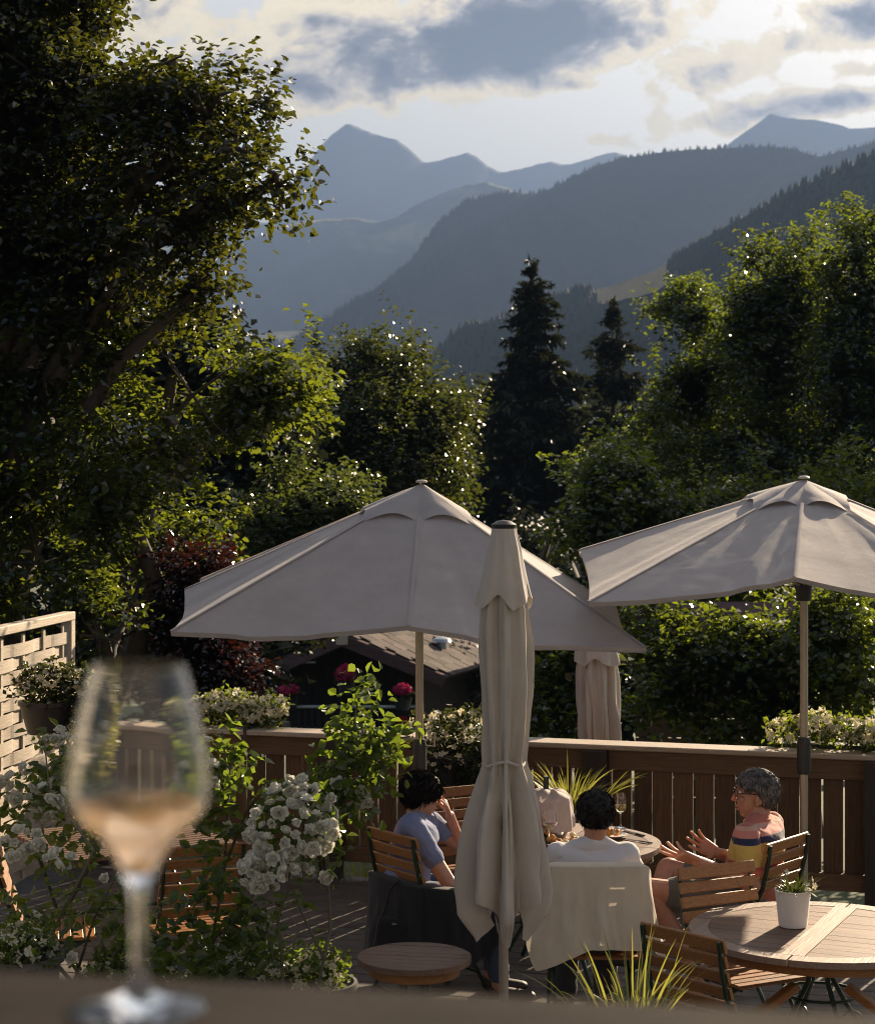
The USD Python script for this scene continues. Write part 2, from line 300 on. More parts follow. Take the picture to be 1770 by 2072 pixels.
def conifer_far():
    mb = MB()
    for z0, z1, r in ((.12, .55, .26), (.36, .78, .19), (.6, 1.0, .12)):
        th = np.arange(6) / 6 * 2 * np.pi
        v = np.vstack([np.stack([r * np.cos(th), r * np.sin(th), np.full(6, z0)], 1), [[0, 0, z1]]])
        mb.add((v, np.array([[i, (i + 1) % 6, 6] for i in range(6)])))
    return mb.mesh()
def far_forest(name, rows, ts, n, tmax, hmin, hmax, mat, label, seed, clear=None):
    r = np.random.default_rng(seed); i0 = int(np.argmin(np.abs(ts)))
    k = np.nonzero((ts >= 0) & (ts <= tmax))[0]
    a = r.random(n) ** 1.6 * (len(k) - 1.01); b = r.random(n) * (rows.shape[1] - 1.01)
    ia, ib = a.astype(int), b.astype(int); fa, fb = (a - ia)[:, None], (b - ib)[:, None]; ia = ia + i0
    p = (rows[ia, ib] * (1 - fa) + rows[ia + 1, ib] * fa) * (1 - fb) + (rows[ia, ib + 1] * (1 - fa) + rows[ia + 1, ib + 1] * fa) * fb
    if clear is not None: p = p[~clear(p)]
    proto = f'/World/{name}/tree_shape'
    pi = UsdGeom.PointInstancer.Define(stage, '/World/' + name)
    usdkit.mesh(stage, proto, conifer_far(), mat)
    pi.CreatePrototypesRel().SetTargets([Sdf.Path(proto)])
    h = r.uniform(hmin, hmax, len(p)) * (.6 + .8 * meshkit.noise(p / 60))
    pi.CreatePositionsAttr(Vt.Vec3fArray.FromNumpy((p - [0, 0, .3]).astype(np.float32)))
    pi.CreateScalesAttr(Vt.Vec3fArray.FromNumpy(np.stack([h * r.uniform(.8, 1.5, len(p)), h * r.uniform(.8, 1.5, len(p)), h], 1).astype(np.float32)))
    pi.CreateProtoIndicesAttr(Vt.IntArray.FromNumpy(np.zeros(len(p), np.int32)))
    tag(pi.GetPrim(), label, 'forest', kind='stuff')
plain('far_conifer', (.028, .042, .02), .9, .3, .05)
far_forest('ridge_forest', R4, T4, 11000, .75, 2.4, 5.6, M['far_conifer'], 'far dark conifers covering the near ridge', 5,
           lambda p: (np.abs((p[:, 0] / p[:, 1] * FPX + CXPX) / .49379 - 1275) < 75) & ((HORIZON - (p[:, 2] - EYE) / p[:, 1] * FPX) / .49421 < 625))
far_forest('mountain_forest', R3, T3, 7000, .22, 3.5, 8.5, M['far_conifer'], 'tiny conifers along the crest of the long blue mountain', 6)
# the dry meadow on the near ridge
i4 = int(np.argmin(np.abs(T4))); pxs = (R4[i4, :, 0] / R4[i4, :, 1] * FPX + CXPX) / .49379
sel = np.nonzero((pxs > 1205) & (pxs < 1350))[0]
v = R4[i4:i4 + 7, sel[0]:sel[-1] + 1].reshape(-1, 3) + [0, 0, 1.5]
put('hill_meadow', (v, grid_faces(7, sel[-1] - sel[0] + 1)[:, ::-1]), M['dry_meadow'], None, True, 'small dry golden meadow on the shoulder of the dark ridge', 'meadow', kind='structure')
# the land between the terrace and the mountains
def land_z(x, y):
    z = -0.25 - 0.075 * np.clip(y - 14.5, 0, 60) - .02 * np.clip(y - 74.5, 0, 400)
    return z + .6 * (meshkit.fbm(np.stack([x / 14, y / 14, np.zeros_like(x)], -1), 3, 3) - .5) * sstep(y, 15, 30)
gx = np.concatenate([-np.geomspace(9000, 12, 26), np.linspace(-10, 10, 11), np.geomspace(12, 9000, 26)]); gy = np.concatenate([[-3000, -600, -100, -20], np.linspace(-8, 40, 25), np.geomspace(46, 9000, 30)])
X, Y = np.meshgrid(gx, gy, indexing='ij')
v = np.stack([X, Y, land_z(X, Y)], -1).reshape(-1, 3)
put('ground', (v, grid_faces(len(gx), len(gy))), M['meadow'], None, True, 'grassy slope falling away below the terrace', 'ground', kind='structure')
# haze
def haze(density, color, aniso):
    m = usdkit.material(stage, '/World/Looks/haze', {'v': ('principled_volume', {'color': color, 'density': density, 'anisotropy': aniso})}, [], volume='v.volume')
    put('haze', boxm((0, 3000, 480.0), (21000, 13000, 1580.0)), m, None, False, 'blue evening haze lying over the whole valley', 'haze', kind='stuff')
haze(2.2e-4, (.092, .138, .248), .35)
# ---------------------------------------------------------------- the terrace: deck, railing, woven fence, upper rail
TH = math.radians(-16.6)
U2, V2 = np.array([math.cos(TH), math.sin(TH)]), np.array([-math.sin(TH), math.cos(TH)])
R0 = np.array([-1.71, 13.6])
def T(a, b, z): return np.array([*(R0 + a * U2 + b * V2), z])     # a along the railing, b away from the viewer
RT = np.array([[U2[0], V2[0], 0], [U2[1], V2[1], 0], [0, 0, 1]])
wood('deck_wood', (.058, .047, .041), (.115, .096, .083), TH, 0, .7, 5, .22, (.16, .145, .13))
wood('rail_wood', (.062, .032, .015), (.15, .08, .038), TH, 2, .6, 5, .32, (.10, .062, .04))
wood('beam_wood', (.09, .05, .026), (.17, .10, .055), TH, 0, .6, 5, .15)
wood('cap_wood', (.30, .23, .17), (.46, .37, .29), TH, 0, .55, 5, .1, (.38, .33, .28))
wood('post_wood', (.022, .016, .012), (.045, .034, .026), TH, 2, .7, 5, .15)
wood('fence_wood', (.36, .29, .22), (.50, .43, .34), math.radians(82), 0, .75, 5, .14, (.44, .40, .34))
wood('teak_pale', (.105, .058, .037), (.19, .11, .072), math.radians(-25), 0, .5, 5, .16, (.17, .11, .08))
wood('teak_band', (.19, .13, .095), (.27, .195, .15), math.radians(65), 0, .5, 5, .12)
wood('teak_orange', (.19, .078, .026), (.33, .152, .05), 0, 0, .42, 7, .2)
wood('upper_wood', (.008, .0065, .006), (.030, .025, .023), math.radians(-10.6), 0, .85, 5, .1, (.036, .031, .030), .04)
plain('green_iron', (.012, .03, .018), .4, .3, 30, .2)
plain('dark_iron', (.015, .015, .016), .45, .3, 30, .3)
plain('pole_metal', (.38, .33, .27), .35, .08, 20, .55)
plain('dark_plastic', (.02, .02, .022), .45)
def cloth(name, col, var=.06, trans=.12, sheen=.2, weave=900.0, wr=.25):
    g = Graph(); pos = g.n('geometry', 'position'); c = np.array(col)
    n1 = g.n('noise_texture', 'fac', vector=pos, scale=5.0, detail=6.0, roughness=.65)
    n2 = g.n('noise_texture', 'fac', vector=pos, scale=weave, detail=1.0)
    colr = g.ramp(n1, [(.3, tuple(c * (1 - var))), (.7, tuple(c * (1 + var)))])
    h = g.m('add', g.m('multiply', n2, .15), n1)
    s = g.n('principled_bsdf', 'BSDF', base_color=colr, roughness=.85, specular_ior_level=.2, sheen_weight=sheen, normal=g.n('bump', 'normal', height=h, strength=wr, distance=.02))
    if trans: s = g.n('mix_closure', 'closure', fac=trans, closure1=s, closure2=g.n('translucent_bsdf', 'BSDF', color=colr))
    M[name] = g.build(name, surface=s)
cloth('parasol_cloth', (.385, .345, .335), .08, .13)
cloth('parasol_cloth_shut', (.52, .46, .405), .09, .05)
cloth('cream_cloth', (.68, .60, .48), .05, .14)
cloth('black_cloth', (.012, .012, .014), .2, 0)
cloth('napkin_cloth', (.62, .54, .52), .12, .15)

# deck boards, each its own
deck = tag(UsdGeom.Xform.Define(stage, '/World/deck').GetPrim(), 'weathered grey brown deck boards of the lower terrace', 'deck', kind='structure')
for k in range(56):
    b = -0.10 - k * .145
    for a0, a1 in (((-2.4, 1.62 + .0), (1.626, 6.6)) if k % 2 else ((-2.4, 3.42), (3.426, 6.6))):
        dz = rng.uniform(-.0015, .0015)
        put('deck_board', bevelbox(T((a0 + a1) / 2, b, -.015 + dz), (a1 - a0, .138, .03), TH, .004), M['deck_wood'], deck, False)
put('deck_frame', MB().box(T(2.1, -4.1, -.14), (8.9, 8.1, .16), TH).mesh(), M['post_wood'], deck, False)
# railing
rail = thing('wooden_railing', 'brown board railing with a sunlit pale cap along the terrace edge', 'railing', T(2, 0, 0))
A0, A1 = -.72, 6.5
for a, e in ((A0, 2.31), (2.316, A1)):
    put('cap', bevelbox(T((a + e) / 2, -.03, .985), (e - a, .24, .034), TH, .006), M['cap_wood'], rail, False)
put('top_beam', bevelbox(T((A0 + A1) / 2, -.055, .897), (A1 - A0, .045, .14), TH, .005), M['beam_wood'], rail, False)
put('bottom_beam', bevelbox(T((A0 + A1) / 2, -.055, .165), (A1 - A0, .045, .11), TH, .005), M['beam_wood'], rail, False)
a = A0 + .07
while a < A1:
    w = .124 + rng.uniform(-.006, .006)
    put('board', bevelbox(T(a, -.016 + rng.uniform(-.002, .002), .535), (w, .024, .86), TH, .003), M['rail_wood'], rail, False)
    a += w + .012 + max(0, rng.normal(.0, .004))
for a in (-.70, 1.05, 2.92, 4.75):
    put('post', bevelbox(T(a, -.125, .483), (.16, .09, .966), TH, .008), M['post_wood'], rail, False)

# woven fence at the left end
FA, FD = np.array([-2.62, 13.5]), unit([-.134, -.99]); FN = np.array([-FD[1], FD[0]])
fang = math.atan2(FD[1], FD[0])
fence = thing('woven_fence', 'tall sunlit woven slat fence panel at the left end of the terrace', 'fence', (*(FA + FD * 1.8), 0))
def F3(s, n, z): return np.array([*(FA + FD * s + FN * n), z])
for p0 in (0.0, 1.86, 3.72):
    L = 1.80
    for s in (p0, p0 + L / 3 + .03, p0 + 2 * L / 3 + .03):
        if s == p0: put('post', bevelbox(F3(s, 0, .91), (.075, .075, 1.82), fang, .006), M['fence_wood'], fence, False)
    for i in range(5):
        put('batten', boxm(F3(p0 + .12 + i * .40, 0, .93), (.04, .014, 1.62), fang), M['fence_wood'], fence, False)
    for i in range(18):
        z = .15 + i * .088; n = 41
        s = np.linspace(.05, L + .01, n); off = .013 * np.cos(np.pi * (s - .12) / .40) * (1 if i % 2 else -1)
        off = np.sign(off) * np.abs(off) ** .6 * .013 ** .4
        c = np.array([F3(p0 + q, o, z) for q, o in zip(s, off)])
        hgt = .0405
        ring = [c + [0, 0, -hgt] + np.array([*FN, 0]) * .004, c + [0, 0, hgt] + np.array([*FN, 0]) * .004, c + [0, 0, hgt] - np.array([*FN, 0]) * .004, c + [0, 0, -hgt] - np.array([*FN, 0]) * .004]
        v = np.stack(ring + [ring[0]], 1).reshape(-1, 3)
        put('slat', (v, grid_faces(n, 5)), M['fence_wood'], fence, False)
    put('cap', bevelbox(F3(p0 + L / 2 + .02, 0, 1.795), (L + .08, .09, .06), fang, .006), M['fence_wood'], fence, False)

# the viewer's own rail, close and out of focus, with the upper deck it stands on
UA = math.atan2(-.100, .533); UD = np.array([math.cos(UA), math.sin(UA)]); UN = np.array([-UD[1], UD[0]])
UF = np.array([-.278, 1.207])                         # a point of its far edge
def U3(s, n, z): return np.array([*(UF + UD * s + UN * n), z])
urail = thing('upper_railing', 'dark weathered wooden railing cap across the bottom, out of focus', 'railing', U3(.3, -.1, 0))
ZC = 2.45
for i, (n0, w) in enumerate(((-.0675, .135), (-.2065, .135))):
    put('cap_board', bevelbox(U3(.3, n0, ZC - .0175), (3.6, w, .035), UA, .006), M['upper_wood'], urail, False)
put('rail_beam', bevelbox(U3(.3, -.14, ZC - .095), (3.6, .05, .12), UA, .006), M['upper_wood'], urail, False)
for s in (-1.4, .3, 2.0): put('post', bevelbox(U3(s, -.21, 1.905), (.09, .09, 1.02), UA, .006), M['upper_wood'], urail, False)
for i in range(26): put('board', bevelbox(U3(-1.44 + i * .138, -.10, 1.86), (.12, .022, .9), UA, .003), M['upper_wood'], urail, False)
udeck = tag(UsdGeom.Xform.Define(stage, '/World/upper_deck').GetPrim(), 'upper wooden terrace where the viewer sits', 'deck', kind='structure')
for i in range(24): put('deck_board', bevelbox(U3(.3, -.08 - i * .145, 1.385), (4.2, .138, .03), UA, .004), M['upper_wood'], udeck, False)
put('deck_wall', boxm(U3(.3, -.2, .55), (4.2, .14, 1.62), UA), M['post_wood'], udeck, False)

# ---------------------------------------------------------------- parasols
def open_parasol(label, apex, corners, pole_xy, seed, lift=.075):
    r = np.random.default_rng(seed); A = np.array(apex); C = [np.array(c) for c in corners]
    t_ = thing('open_parasol', label, 'parasol', (*pole_xy, 0))
    mb = MB(); hem = MB(); cen = np.mean(C, axis=0)
    mids = []
    for i in range(4):
        a, b = C[i], C[(i + 1) % 4]; m = (a + b) / 2; m = m + (m - cen) * np.array([.012, .012, 0]); m[2] += lift; mids.append(m)
    nS, nT = 34, 17
    def surf(P, Q, s, t):
        """Cloth between two ribs: straight from the apex, hollow between."""
        p = A + s[..., None] * ((1 - t)[..., None] * P + t[..., None] * Q - A)
        hollow = np.sin(np.pi * t)
        inward = cen - p; inward[..., 2] = 0
        p = p + inward * (hollow * s ** 2 * .022)[..., None]
        p[..., 2] -= hollow * s ** 1.5 * .035
        p[..., 2] += .0035 * (meshkit.fbm(p * np.array([6, 6, 6]), 3, seed) - .5) * (s * (1 - s) * 4 + .25) * 2
        streak = meshkit.noise(np.stack([t * 9 + seed, np.zeros_like(t), s * 1.3], -1), seed + 1) - .5
        p[..., 2] += streak * .028 * s * (.3 + .7 * hollow)
        return p
    s, t = np.meshgrid(np.linspace(.03, 1, nS), np.linspace(0, 1, nT), indexing='ij')
    for i in range(4):
        for P, Q in ((C[i], mids[i]), (mids[i], C[(i + 1) % 4])):
            p = surf(P, Q, s, t); mb.add((p.reshape(-1, 3), grid_faces(nS, nT)))
            e = p[-1]; lo = e + [0, 0, -.022]; lo = lo + (cen - e) * np.array([.004, .004, 0])
            hem.add((np.stack([e, lo], 1).reshape(-1, 3), grid_faces(nT, 2)))
            hem.add(tube(lo, .0035, 5))
    can = put('canopy', mb.mesh(), M['parasol_cloth'], t_, True); put('hem', hem.mesh(), M['parasol_cloth'], can, True)
    vb = MB(); seam = MB()                                            # the vent cap with its scalloped edge
    for i in range(4):
        for P, Q in ((C[i], mids[i]), (mids[i], C[(i + 1) % 4])):
            s2, t2 = np.meshgrid(np.linspace(.0, .27, 10), np.linspace(0, 1, 11), indexing='ij')
            s2 = s2 * (1 - .10 * np.sin(np.pi * t2))
            p = A + s2[..., None] * ((1 - t2)[..., None] * P + t2[..., None] * Q - A)
            p[..., 2] += .018 + .016 * np.sin(np.pi * t2) * s2 / .27 - .03 * (s2 / .27) ** 3 * (1 - .8 * np.sin(np.pi * t2))
            p[..., 2] += .008 * (meshkit.noise(p * 14, seed + 5) - .5)
            vb.add((p.reshape(-1, 3), grid_faces(10, 11)))
    put('vent_cap', vb.mesh(), M['parasol_cloth'], t_, True)
    for i in range(4):                                                # strips sewn over the ribs
        for Q in (C[i], mids[i]):
            side = unit(np.cross(Q - A, [0, 0, 1])) * .012
            pts = A + np.linspace(.25, 1.0, 14)[:, None] * (Q - A) + [0, 0, .004]
            put('rib_strip', (np.stack([pts - side, pts + [0, 0, .003], pts + side], 1).reshape(-1, 3), grid_faces(14, 3)), M['parasol_cloth'], t_, True)
    for i in range(4):
        for Q in (C[i], mids[i]):
            q = A + .985 * (Q - A) - [0, 0, .022]
            put('rib', tube([A - [0, 0, .05], q], .009, 6), M['pole_metal'], t_)
            h = A + .5 * (Q - A) - [0, 0, .03]; put('strut', tube([np.array([*pole_xy, A[2] - .62]), h], .008, 6), M['pole_metal'], t_)
    put('pole', tube([(*pole_xy, .05), (*pole_xy, A[2] - .02)], .024, 16), M['pole_metal'], t_)
    put('hub', lathe([(0, -.70), (.045, -.70), (.05, -.60), (.03, -.56), (0, -.56)], (*pole_xy, A[2]), 16), M['dark_plastic'], t_)
    put('finial', lathe([(0, .02), (.034, .02), (.035, .03), (.022, .038), (0, .04)], A, 16), M['pole_metal'], t_)
    cl = put('crank_housing', lathe([(0, 1.02), (.036, 1.02), (.042, 1.05), (.042, 1.2), (.034, 1.24), (0, 1.24)], (*pole_xy, 0), 16), M['dark_plastic'], t_)
    put('crank_handle', tube([(pole_xy[0] + .03, pole_xy[1], 1.2), (pole_xy[0] + .085, pole_xy[1] - .02, 1.2), (pole_xy[0] + .09, pole_xy[1] - .02, 1.28)], .007, 6), M['pole_metal'], t_)
    put('base', lathe([(0, 0), (.27, 0), (.275, .05), (.25, .065), (.045, .075), (.04, .28), (.028, .29), (0, .29)], (*pole_xy, .005), 28), M['dark_iron'], t_)
    return t_
d0 = 9.95
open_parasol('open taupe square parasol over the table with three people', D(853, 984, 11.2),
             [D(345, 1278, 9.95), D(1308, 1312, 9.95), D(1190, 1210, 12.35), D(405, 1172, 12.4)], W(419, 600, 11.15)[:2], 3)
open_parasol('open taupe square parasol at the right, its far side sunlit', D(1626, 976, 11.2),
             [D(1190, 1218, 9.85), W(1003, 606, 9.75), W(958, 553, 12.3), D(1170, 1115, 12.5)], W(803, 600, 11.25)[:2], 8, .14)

def closed_parasol(label, xy, prof, seed, hem_lo, hem_hi, turn, mat, pole_top, ties=1.0, tilt=(0, 0)):
    t_ = thing('closed_parasol', label, 'parasol', (*xy, 0))
    z = np.array([p[0] for p in prof])[::-1]; rr = np.array([p[1] for p in prof])[::-1]
    nz, nt = 90, 144; th = np.arange(nt + 1) / nt * 2 * np.pi
    lobe = np.cos(4 * (th - turn))                                     # four corners of the cloth
    hem = hem_hi + (hem_lo - hem_hi) * np.clip(.5 + .5 * lobe, 0, 1) ** 1.3
    top = pole_top
    k = np.linspace(0, 1, nz)[:, None]
    Z = hem[None] + (top - hem[None]) * k
    Rr = np.interp(Z, z, rr)
    tw = .25 * np.sin(Z * 4 + seed)
    f = np.cos(8 * (th[None] - turn) + tw) ; sharp = np.sign(f) * np.abs(f) ** .7
    low = 1 - k
    nse = meshkit.fbm(np.stack([np.cos(th)[None] * 2.2 + 0 * Z, np.sin(th)[None] * 2.2 + 0 * Z, Z * 1.6], -1), 3, seed) - .5
    R = Rr * (1 + (.11 + .17 * low) * sharp + .75 * nse * (.45 + low))
    fine = meshkit.noise(np.stack([np.cos(th)[None] * 7 + 0 * Z, np.sin(th)[None] * 7 + 0 * Z, Z * 2.5], -1), seed + 2) - .5
    ridge = 1 - np.abs(2 * meshkit.noise(np.stack([np.cos(th)[None] * 4.5 + 0 * Z, np.sin(th)[None] * 4.5 + 0 * Z, Z * 1.1], -1), seed + 4) - 1)
    R = R - Rr * .20 * np.clip(ridge, 0, 1) ** 7 * (.5 + low)          # sharp pleats
    R = R + .026 * fine * (.4 + low)
    lean = (Z - 1.5)
    v = np.stack([xy[0] + R * np.cos(th) + tilt[0] * lean, xy[1] + R * np.sin(th) + tilt[1] * lean, Z], -1).reshape(-1, 3)
    can = put('folded_canopy', (v, grid_faces(nz, nt + 1)), mat, t_, True)
    # the vent cap folded down over the top
    k = np.linspace(0, 1, 24)[:, None]; h2 = top - .31 - .028 * np.cos(4 * (th - turn - .4)) + .010 * np.cos(7 * th)
    Z = h2[None] + (top + .012 - h2[None]) * k
    nse = meshkit.fbm(np.stack([np.cos(th)[None] * 1.8 + 0 * Z, np.sin(th)[None] * 1.8 + 0 * Z, Z * 2], -1), 3, seed + 7) - .5
    R = np.interp(Z, z, rr) * (1.02 + .10 * (1 - k)) * (1 + .09 * (1 - k) * np.cos(8 * (th[None] - turn)) + .4 * nse) + .01
    v = np.stack([xy[0] + R * np.cos(th) + tilt[0] * (Z - 1.5), xy[1] + R * np.sin(th) + tilt[1] * (Z - 1.5), Z], -1).reshape(-1, 3)
    put('vent_cap', (v, grid_faces(24, nt + 1)), mat, t_, True)
    if ties:
        zt = ties; R = np.interp(zt, z, rr) * 1.06
        pts = [(xy[0] + R * math.cos(q) + tilt[0] * (zt - 1.5), xy[1] + R * math.sin(q) + tilt[1] * (zt - 1.5), zt + .012 * math.sin(3 * q)) for q in np.linspace(0, 2 * np.pi, 40)]
        put('tie_strap', tube(pts, .008, 6), mat, t_)
    put('pole', tube([(xy[0] - tilt[0] * 1.4, xy[1] - tilt[1] * 1.4, .05), (xy[0] + tilt[0] * (top - 1.5), xy[1] + tilt[1] * (top - 1.5), top)], .021, 14), M['pole_metal'], t_)
    put('finial', lathe([(0, 0), (.052, 0), (.055, .025), (.03, .04), (0, .045)], (xy[0] + tilt[0] * (top - 1.5), xy[1] + tilt[1] * (top - 1.5), top + .005), 16), M['dark_iron'], t_)
    put('base', lathe([(0, 0), (.26, 0), (.265, .05), (.05, .07), (.04, .25), (0, .26)], (xy[0] - tilt[0] * 1.5, xy[1] - tilt[1] * 1.5, .005), 24), M['dark_iron'], t_)
    return t_
def zs(y, d): return EYE - (y * .49421 - HORIZON) / FPX * d
cp = D(1019, 1500, 8.3)[:2]
q = .49379 / 1900 * 8.3 * .87
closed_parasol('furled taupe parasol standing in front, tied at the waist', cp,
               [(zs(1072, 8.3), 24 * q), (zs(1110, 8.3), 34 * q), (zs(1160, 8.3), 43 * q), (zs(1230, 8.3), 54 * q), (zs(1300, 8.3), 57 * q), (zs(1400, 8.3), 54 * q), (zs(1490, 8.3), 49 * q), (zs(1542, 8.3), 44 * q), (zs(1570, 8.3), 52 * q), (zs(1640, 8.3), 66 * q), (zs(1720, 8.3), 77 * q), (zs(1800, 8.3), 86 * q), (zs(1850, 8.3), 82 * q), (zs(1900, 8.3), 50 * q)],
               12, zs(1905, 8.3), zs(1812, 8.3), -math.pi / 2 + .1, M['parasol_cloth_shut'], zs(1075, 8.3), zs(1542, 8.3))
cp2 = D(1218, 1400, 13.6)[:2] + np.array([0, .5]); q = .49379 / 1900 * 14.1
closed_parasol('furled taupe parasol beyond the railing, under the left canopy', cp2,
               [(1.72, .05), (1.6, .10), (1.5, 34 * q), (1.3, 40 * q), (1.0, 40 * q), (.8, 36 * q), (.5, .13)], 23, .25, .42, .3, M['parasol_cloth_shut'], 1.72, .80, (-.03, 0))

# ---------------------------------------------------------------- chairs and tables
def make_chair(label, loc, f, group):
    rot = math.degrees(math.atan2(-f[0], f[1]))
    t_ = thing('folding_chair', label, 'chair', (*loc, .002), group, rot)
    for s in (-1, 1):
        x = s * .205
        pts = [(x, .24, .012), (x, .12, .22), (x, -.02, .40), (x, -.15, .52), (x, -.225, .68), (x, -.255, .80), (x, -.27, .905)]
        put('side_frame', MB().tube(pts, .0105, 8).tube([(x, .235, .012), (x, .27, .012)], .011, 6).mesh(), M['green_iron'], t_, local=True)
        x2 = s * .185
        put('rear_leg', tube([(x2, -.27, .012), (x2, -.18, .18), (x2, .03, .36), (x2, .17, .437)], .0105, 8), M['green_iron'], t_, local=True)
    put('stretcher', tube([(-.205, .16, .16), (.205, .16, .16)], .008, 6), M['green_iron'], t_, local=True)
    put('stretcher', tube([(-.185, -.24, .07), (.185, -.24, .07)], .008, 6), M['green_iron'], t_, local=True)
    put('seat_rail', MB().tube([(-.19, -.17, .432), (-.19, .2, .438)], .009, 6).tube([(.19, -.17, .432), (.19, .2, .438)], .009, 6).mesh(), M['green_iron'], t_, local=True)
    for i in range(7): put('seat_slat', bevelbox((0, -.16 + i * .06, .452 + .004 * (i - 3) ** 2 / 9), (.43, .05, .017), 0, .004), M['teak_orange'], t_, False, local=True)
    for i in range(6):
        z = .555 + i * .066; y = np.interp(z, [.52, .68, .80, .905], [-.15, -.225, -.255, -.27]) + .018
        tl = math.atan2(.06, .17); R = np.array([[1, 0, 0], [0, math.cos(tl), -math.sin(tl)], [0, math.sin(tl), math.cos(tl)]])
        put('back_slat', bevelbox((0, y, z), (.44, .016, .054 if i < 5 else .06), 0, .004, R), M['teak_orange'], t_, False, local=True)
    return t_
CH = 'slatted folding chairs on the terrace'
chair = make_chair('slatted chair the woman in blue sits on, its back half turned to us', (-.03, 10.1), (.81, .588), CH)
def chair_at(loc, f, label): return copy_of(chair, (*loc, .002), math.degrees(math.atan2(-f[0], f[1])), label)
chair_at((.755, 9.33), (.03, 1), 'chair under the cream garment, between the furled parasol and the striped man')
chair_at((1.60, 9.95), (-.79, .62), 'chair the man in the striped shirt leans back on, top rail sunlit')
chair_at((.25, 11.22), (.5, -.86), 'empty chair on the far side of the table, partly behind the furled parasol')
chair_at((1.455, 8.90), (.46, -.88), 'empty orange slatted chair facing us between the striped man and the white pot')
chair_at((1.19, 7.95), (.74, .67), 'nearest slatted chair, seen from behind beside the tall grass tuft')
chair_at((-1.27, 9.85), (-.35, .93), 'chair at the slatted left table, just right of the wine glass')
chair_at((-1.98, 9.72), (.98, .2), 'chair at the slatted left table, behind the wine glass stem')
chair_at((-2.62, 10.45), (.97, .2), 'chair at the far left below the woven fence')

def round_table(label, c, r, yaw, border, group=None, z=.74, planks=.085, band=True, name='round_table'):
    t_ = thing(name, label, 'table', (*c, 0), group)
    tr = lambda m: (lambda v: (np.stack([v[:, 0] * math.cos(yaw) - v[:, 1] * math.sin(yaw) + c[0], v[:, 0] * math.sin(yaw) + v[:, 1] * math.cos(yaw) + c[1], v[:, 2]], 1), V(m)[1]))(V(m)[0])
    disc = Point(0, 0).buffer(r, 40); inner = Point(0, 0).buffer(r - border - .002, 40)
    if border:
        for k in range(4):
            w = [(0, 0)] + [(2 * r * math.cos(q), 2 * r * math.sin(q)) for q in np.linspace(k * math.pi / 2 + .008, (k + 1) * math.pi / 2 - .008, 7)]
            put('rim_segment', tr(prism(disc.difference(Point(0, 0).buffer(r - border, 40)).intersection(Polygon(w)), z - .028, z)), M['teak_band'], t_, 30)
    y = -r
    while y < r:
        strip = inner.intersection(sbox(-2, y + .0015, 2, y + planks - .0015))
        y += planks
        for side in ((sbox(-2, -2, -.052, 2), sbox(.052, -2, 2, 2)) if band else (sbox(-2, -2, 2, 2),)):
            q = strip.intersection(side)
            if q.area > 1e-4: put('plank', tr(prism(q, z - .026, z - .001 - rng.uniform(0, .0012))), M['teak_pale'], t_, 30)
    if band: put('cross_plank', tr(prism(inner.intersection(sbox(-.05, -2, .05, 2)), z - .026, z + .0004)), M['teak_band'], t_, 30)
    put('apron', tr(prism(Point(0, 0).buffer(r - .05, 24).difference(Point(0, 0).buffer(r - .075, 24)), z - .075, z - .029)), M['teak_orange'], t_, 30)
    for k in range(4):
        q = yaw + math.pi / 4 + k * math.pi / 2; e = np.array([math.cos(q), math.sin(q), 0]); b = np.array([*c, 0])
        pts = [b + e * .07 + [0, 0, z - .06], b + e * .06 + [0, 0, .52], b + e * .13 + [0, 0, .40], b + e * .27 + [0, 0, .20], b + e * (.40 * min(1, r / .5)) + [0, 0, .014]]
        put('leg', tube(pts, .012, 8), M['green_iron'], t_)
        sc = [b + e * (.16 + .06 * math.cos(w)) + [0, 0, .30 + .06 * math.sin(w)] for w in np.linspace(0, 5.2, 14)]
        put('scroll', tube(sc, .007, 6), M['green_iron'], t_)
    put('ring', tube([np.array([c[0] + .17 * math.cos(w), c[1] + .17 * math.sin(w), .46]) for w in np.linspace(0, 2 * math.pi, 30)], .007, 6), M['green_iron'], t_)
    return t_
round_table('round wooden table with plates and glasses between the three people', (.66, 10.62), .585, math.radians(-20), .07)
rt = round_table('large round wooden table at the lower right with a white plant pot', (1.718, 8.53), .585, math.radians(-25), .085)
for e, s in ((np.array([-.8, -.35]), 0), (np.array([.75, -.55]), 1)):    # sloping wooden braces under the top
    e = unit(e); b = np.array([1.70, 8.45]) + e * .12; m = b + e * .30; k = b + e * .46
    ax = unit(np.array([*(m - b), -.17])); sd = np.array([-e[1], e[0], 0]); up = np.cross(ax, sd)
    put('brace', bevelbox((np.array([*b, .53]) + np.array([*k, .28])) / 2, (.50, .055, .035), 0, .006, np.stack([unit(np.array([*(k - b), -.25])), sd, np.cross(unit(np.array([*(k - b), -.25])), sd)], 1)), M['teak_orange'], rt, False)
round_table('small round bistro table in front of the furled parasol', W(414, 953, 8.15)[:2], .245, math.radians(-10), 0, None, .72, .06, False, 'bistro_table')
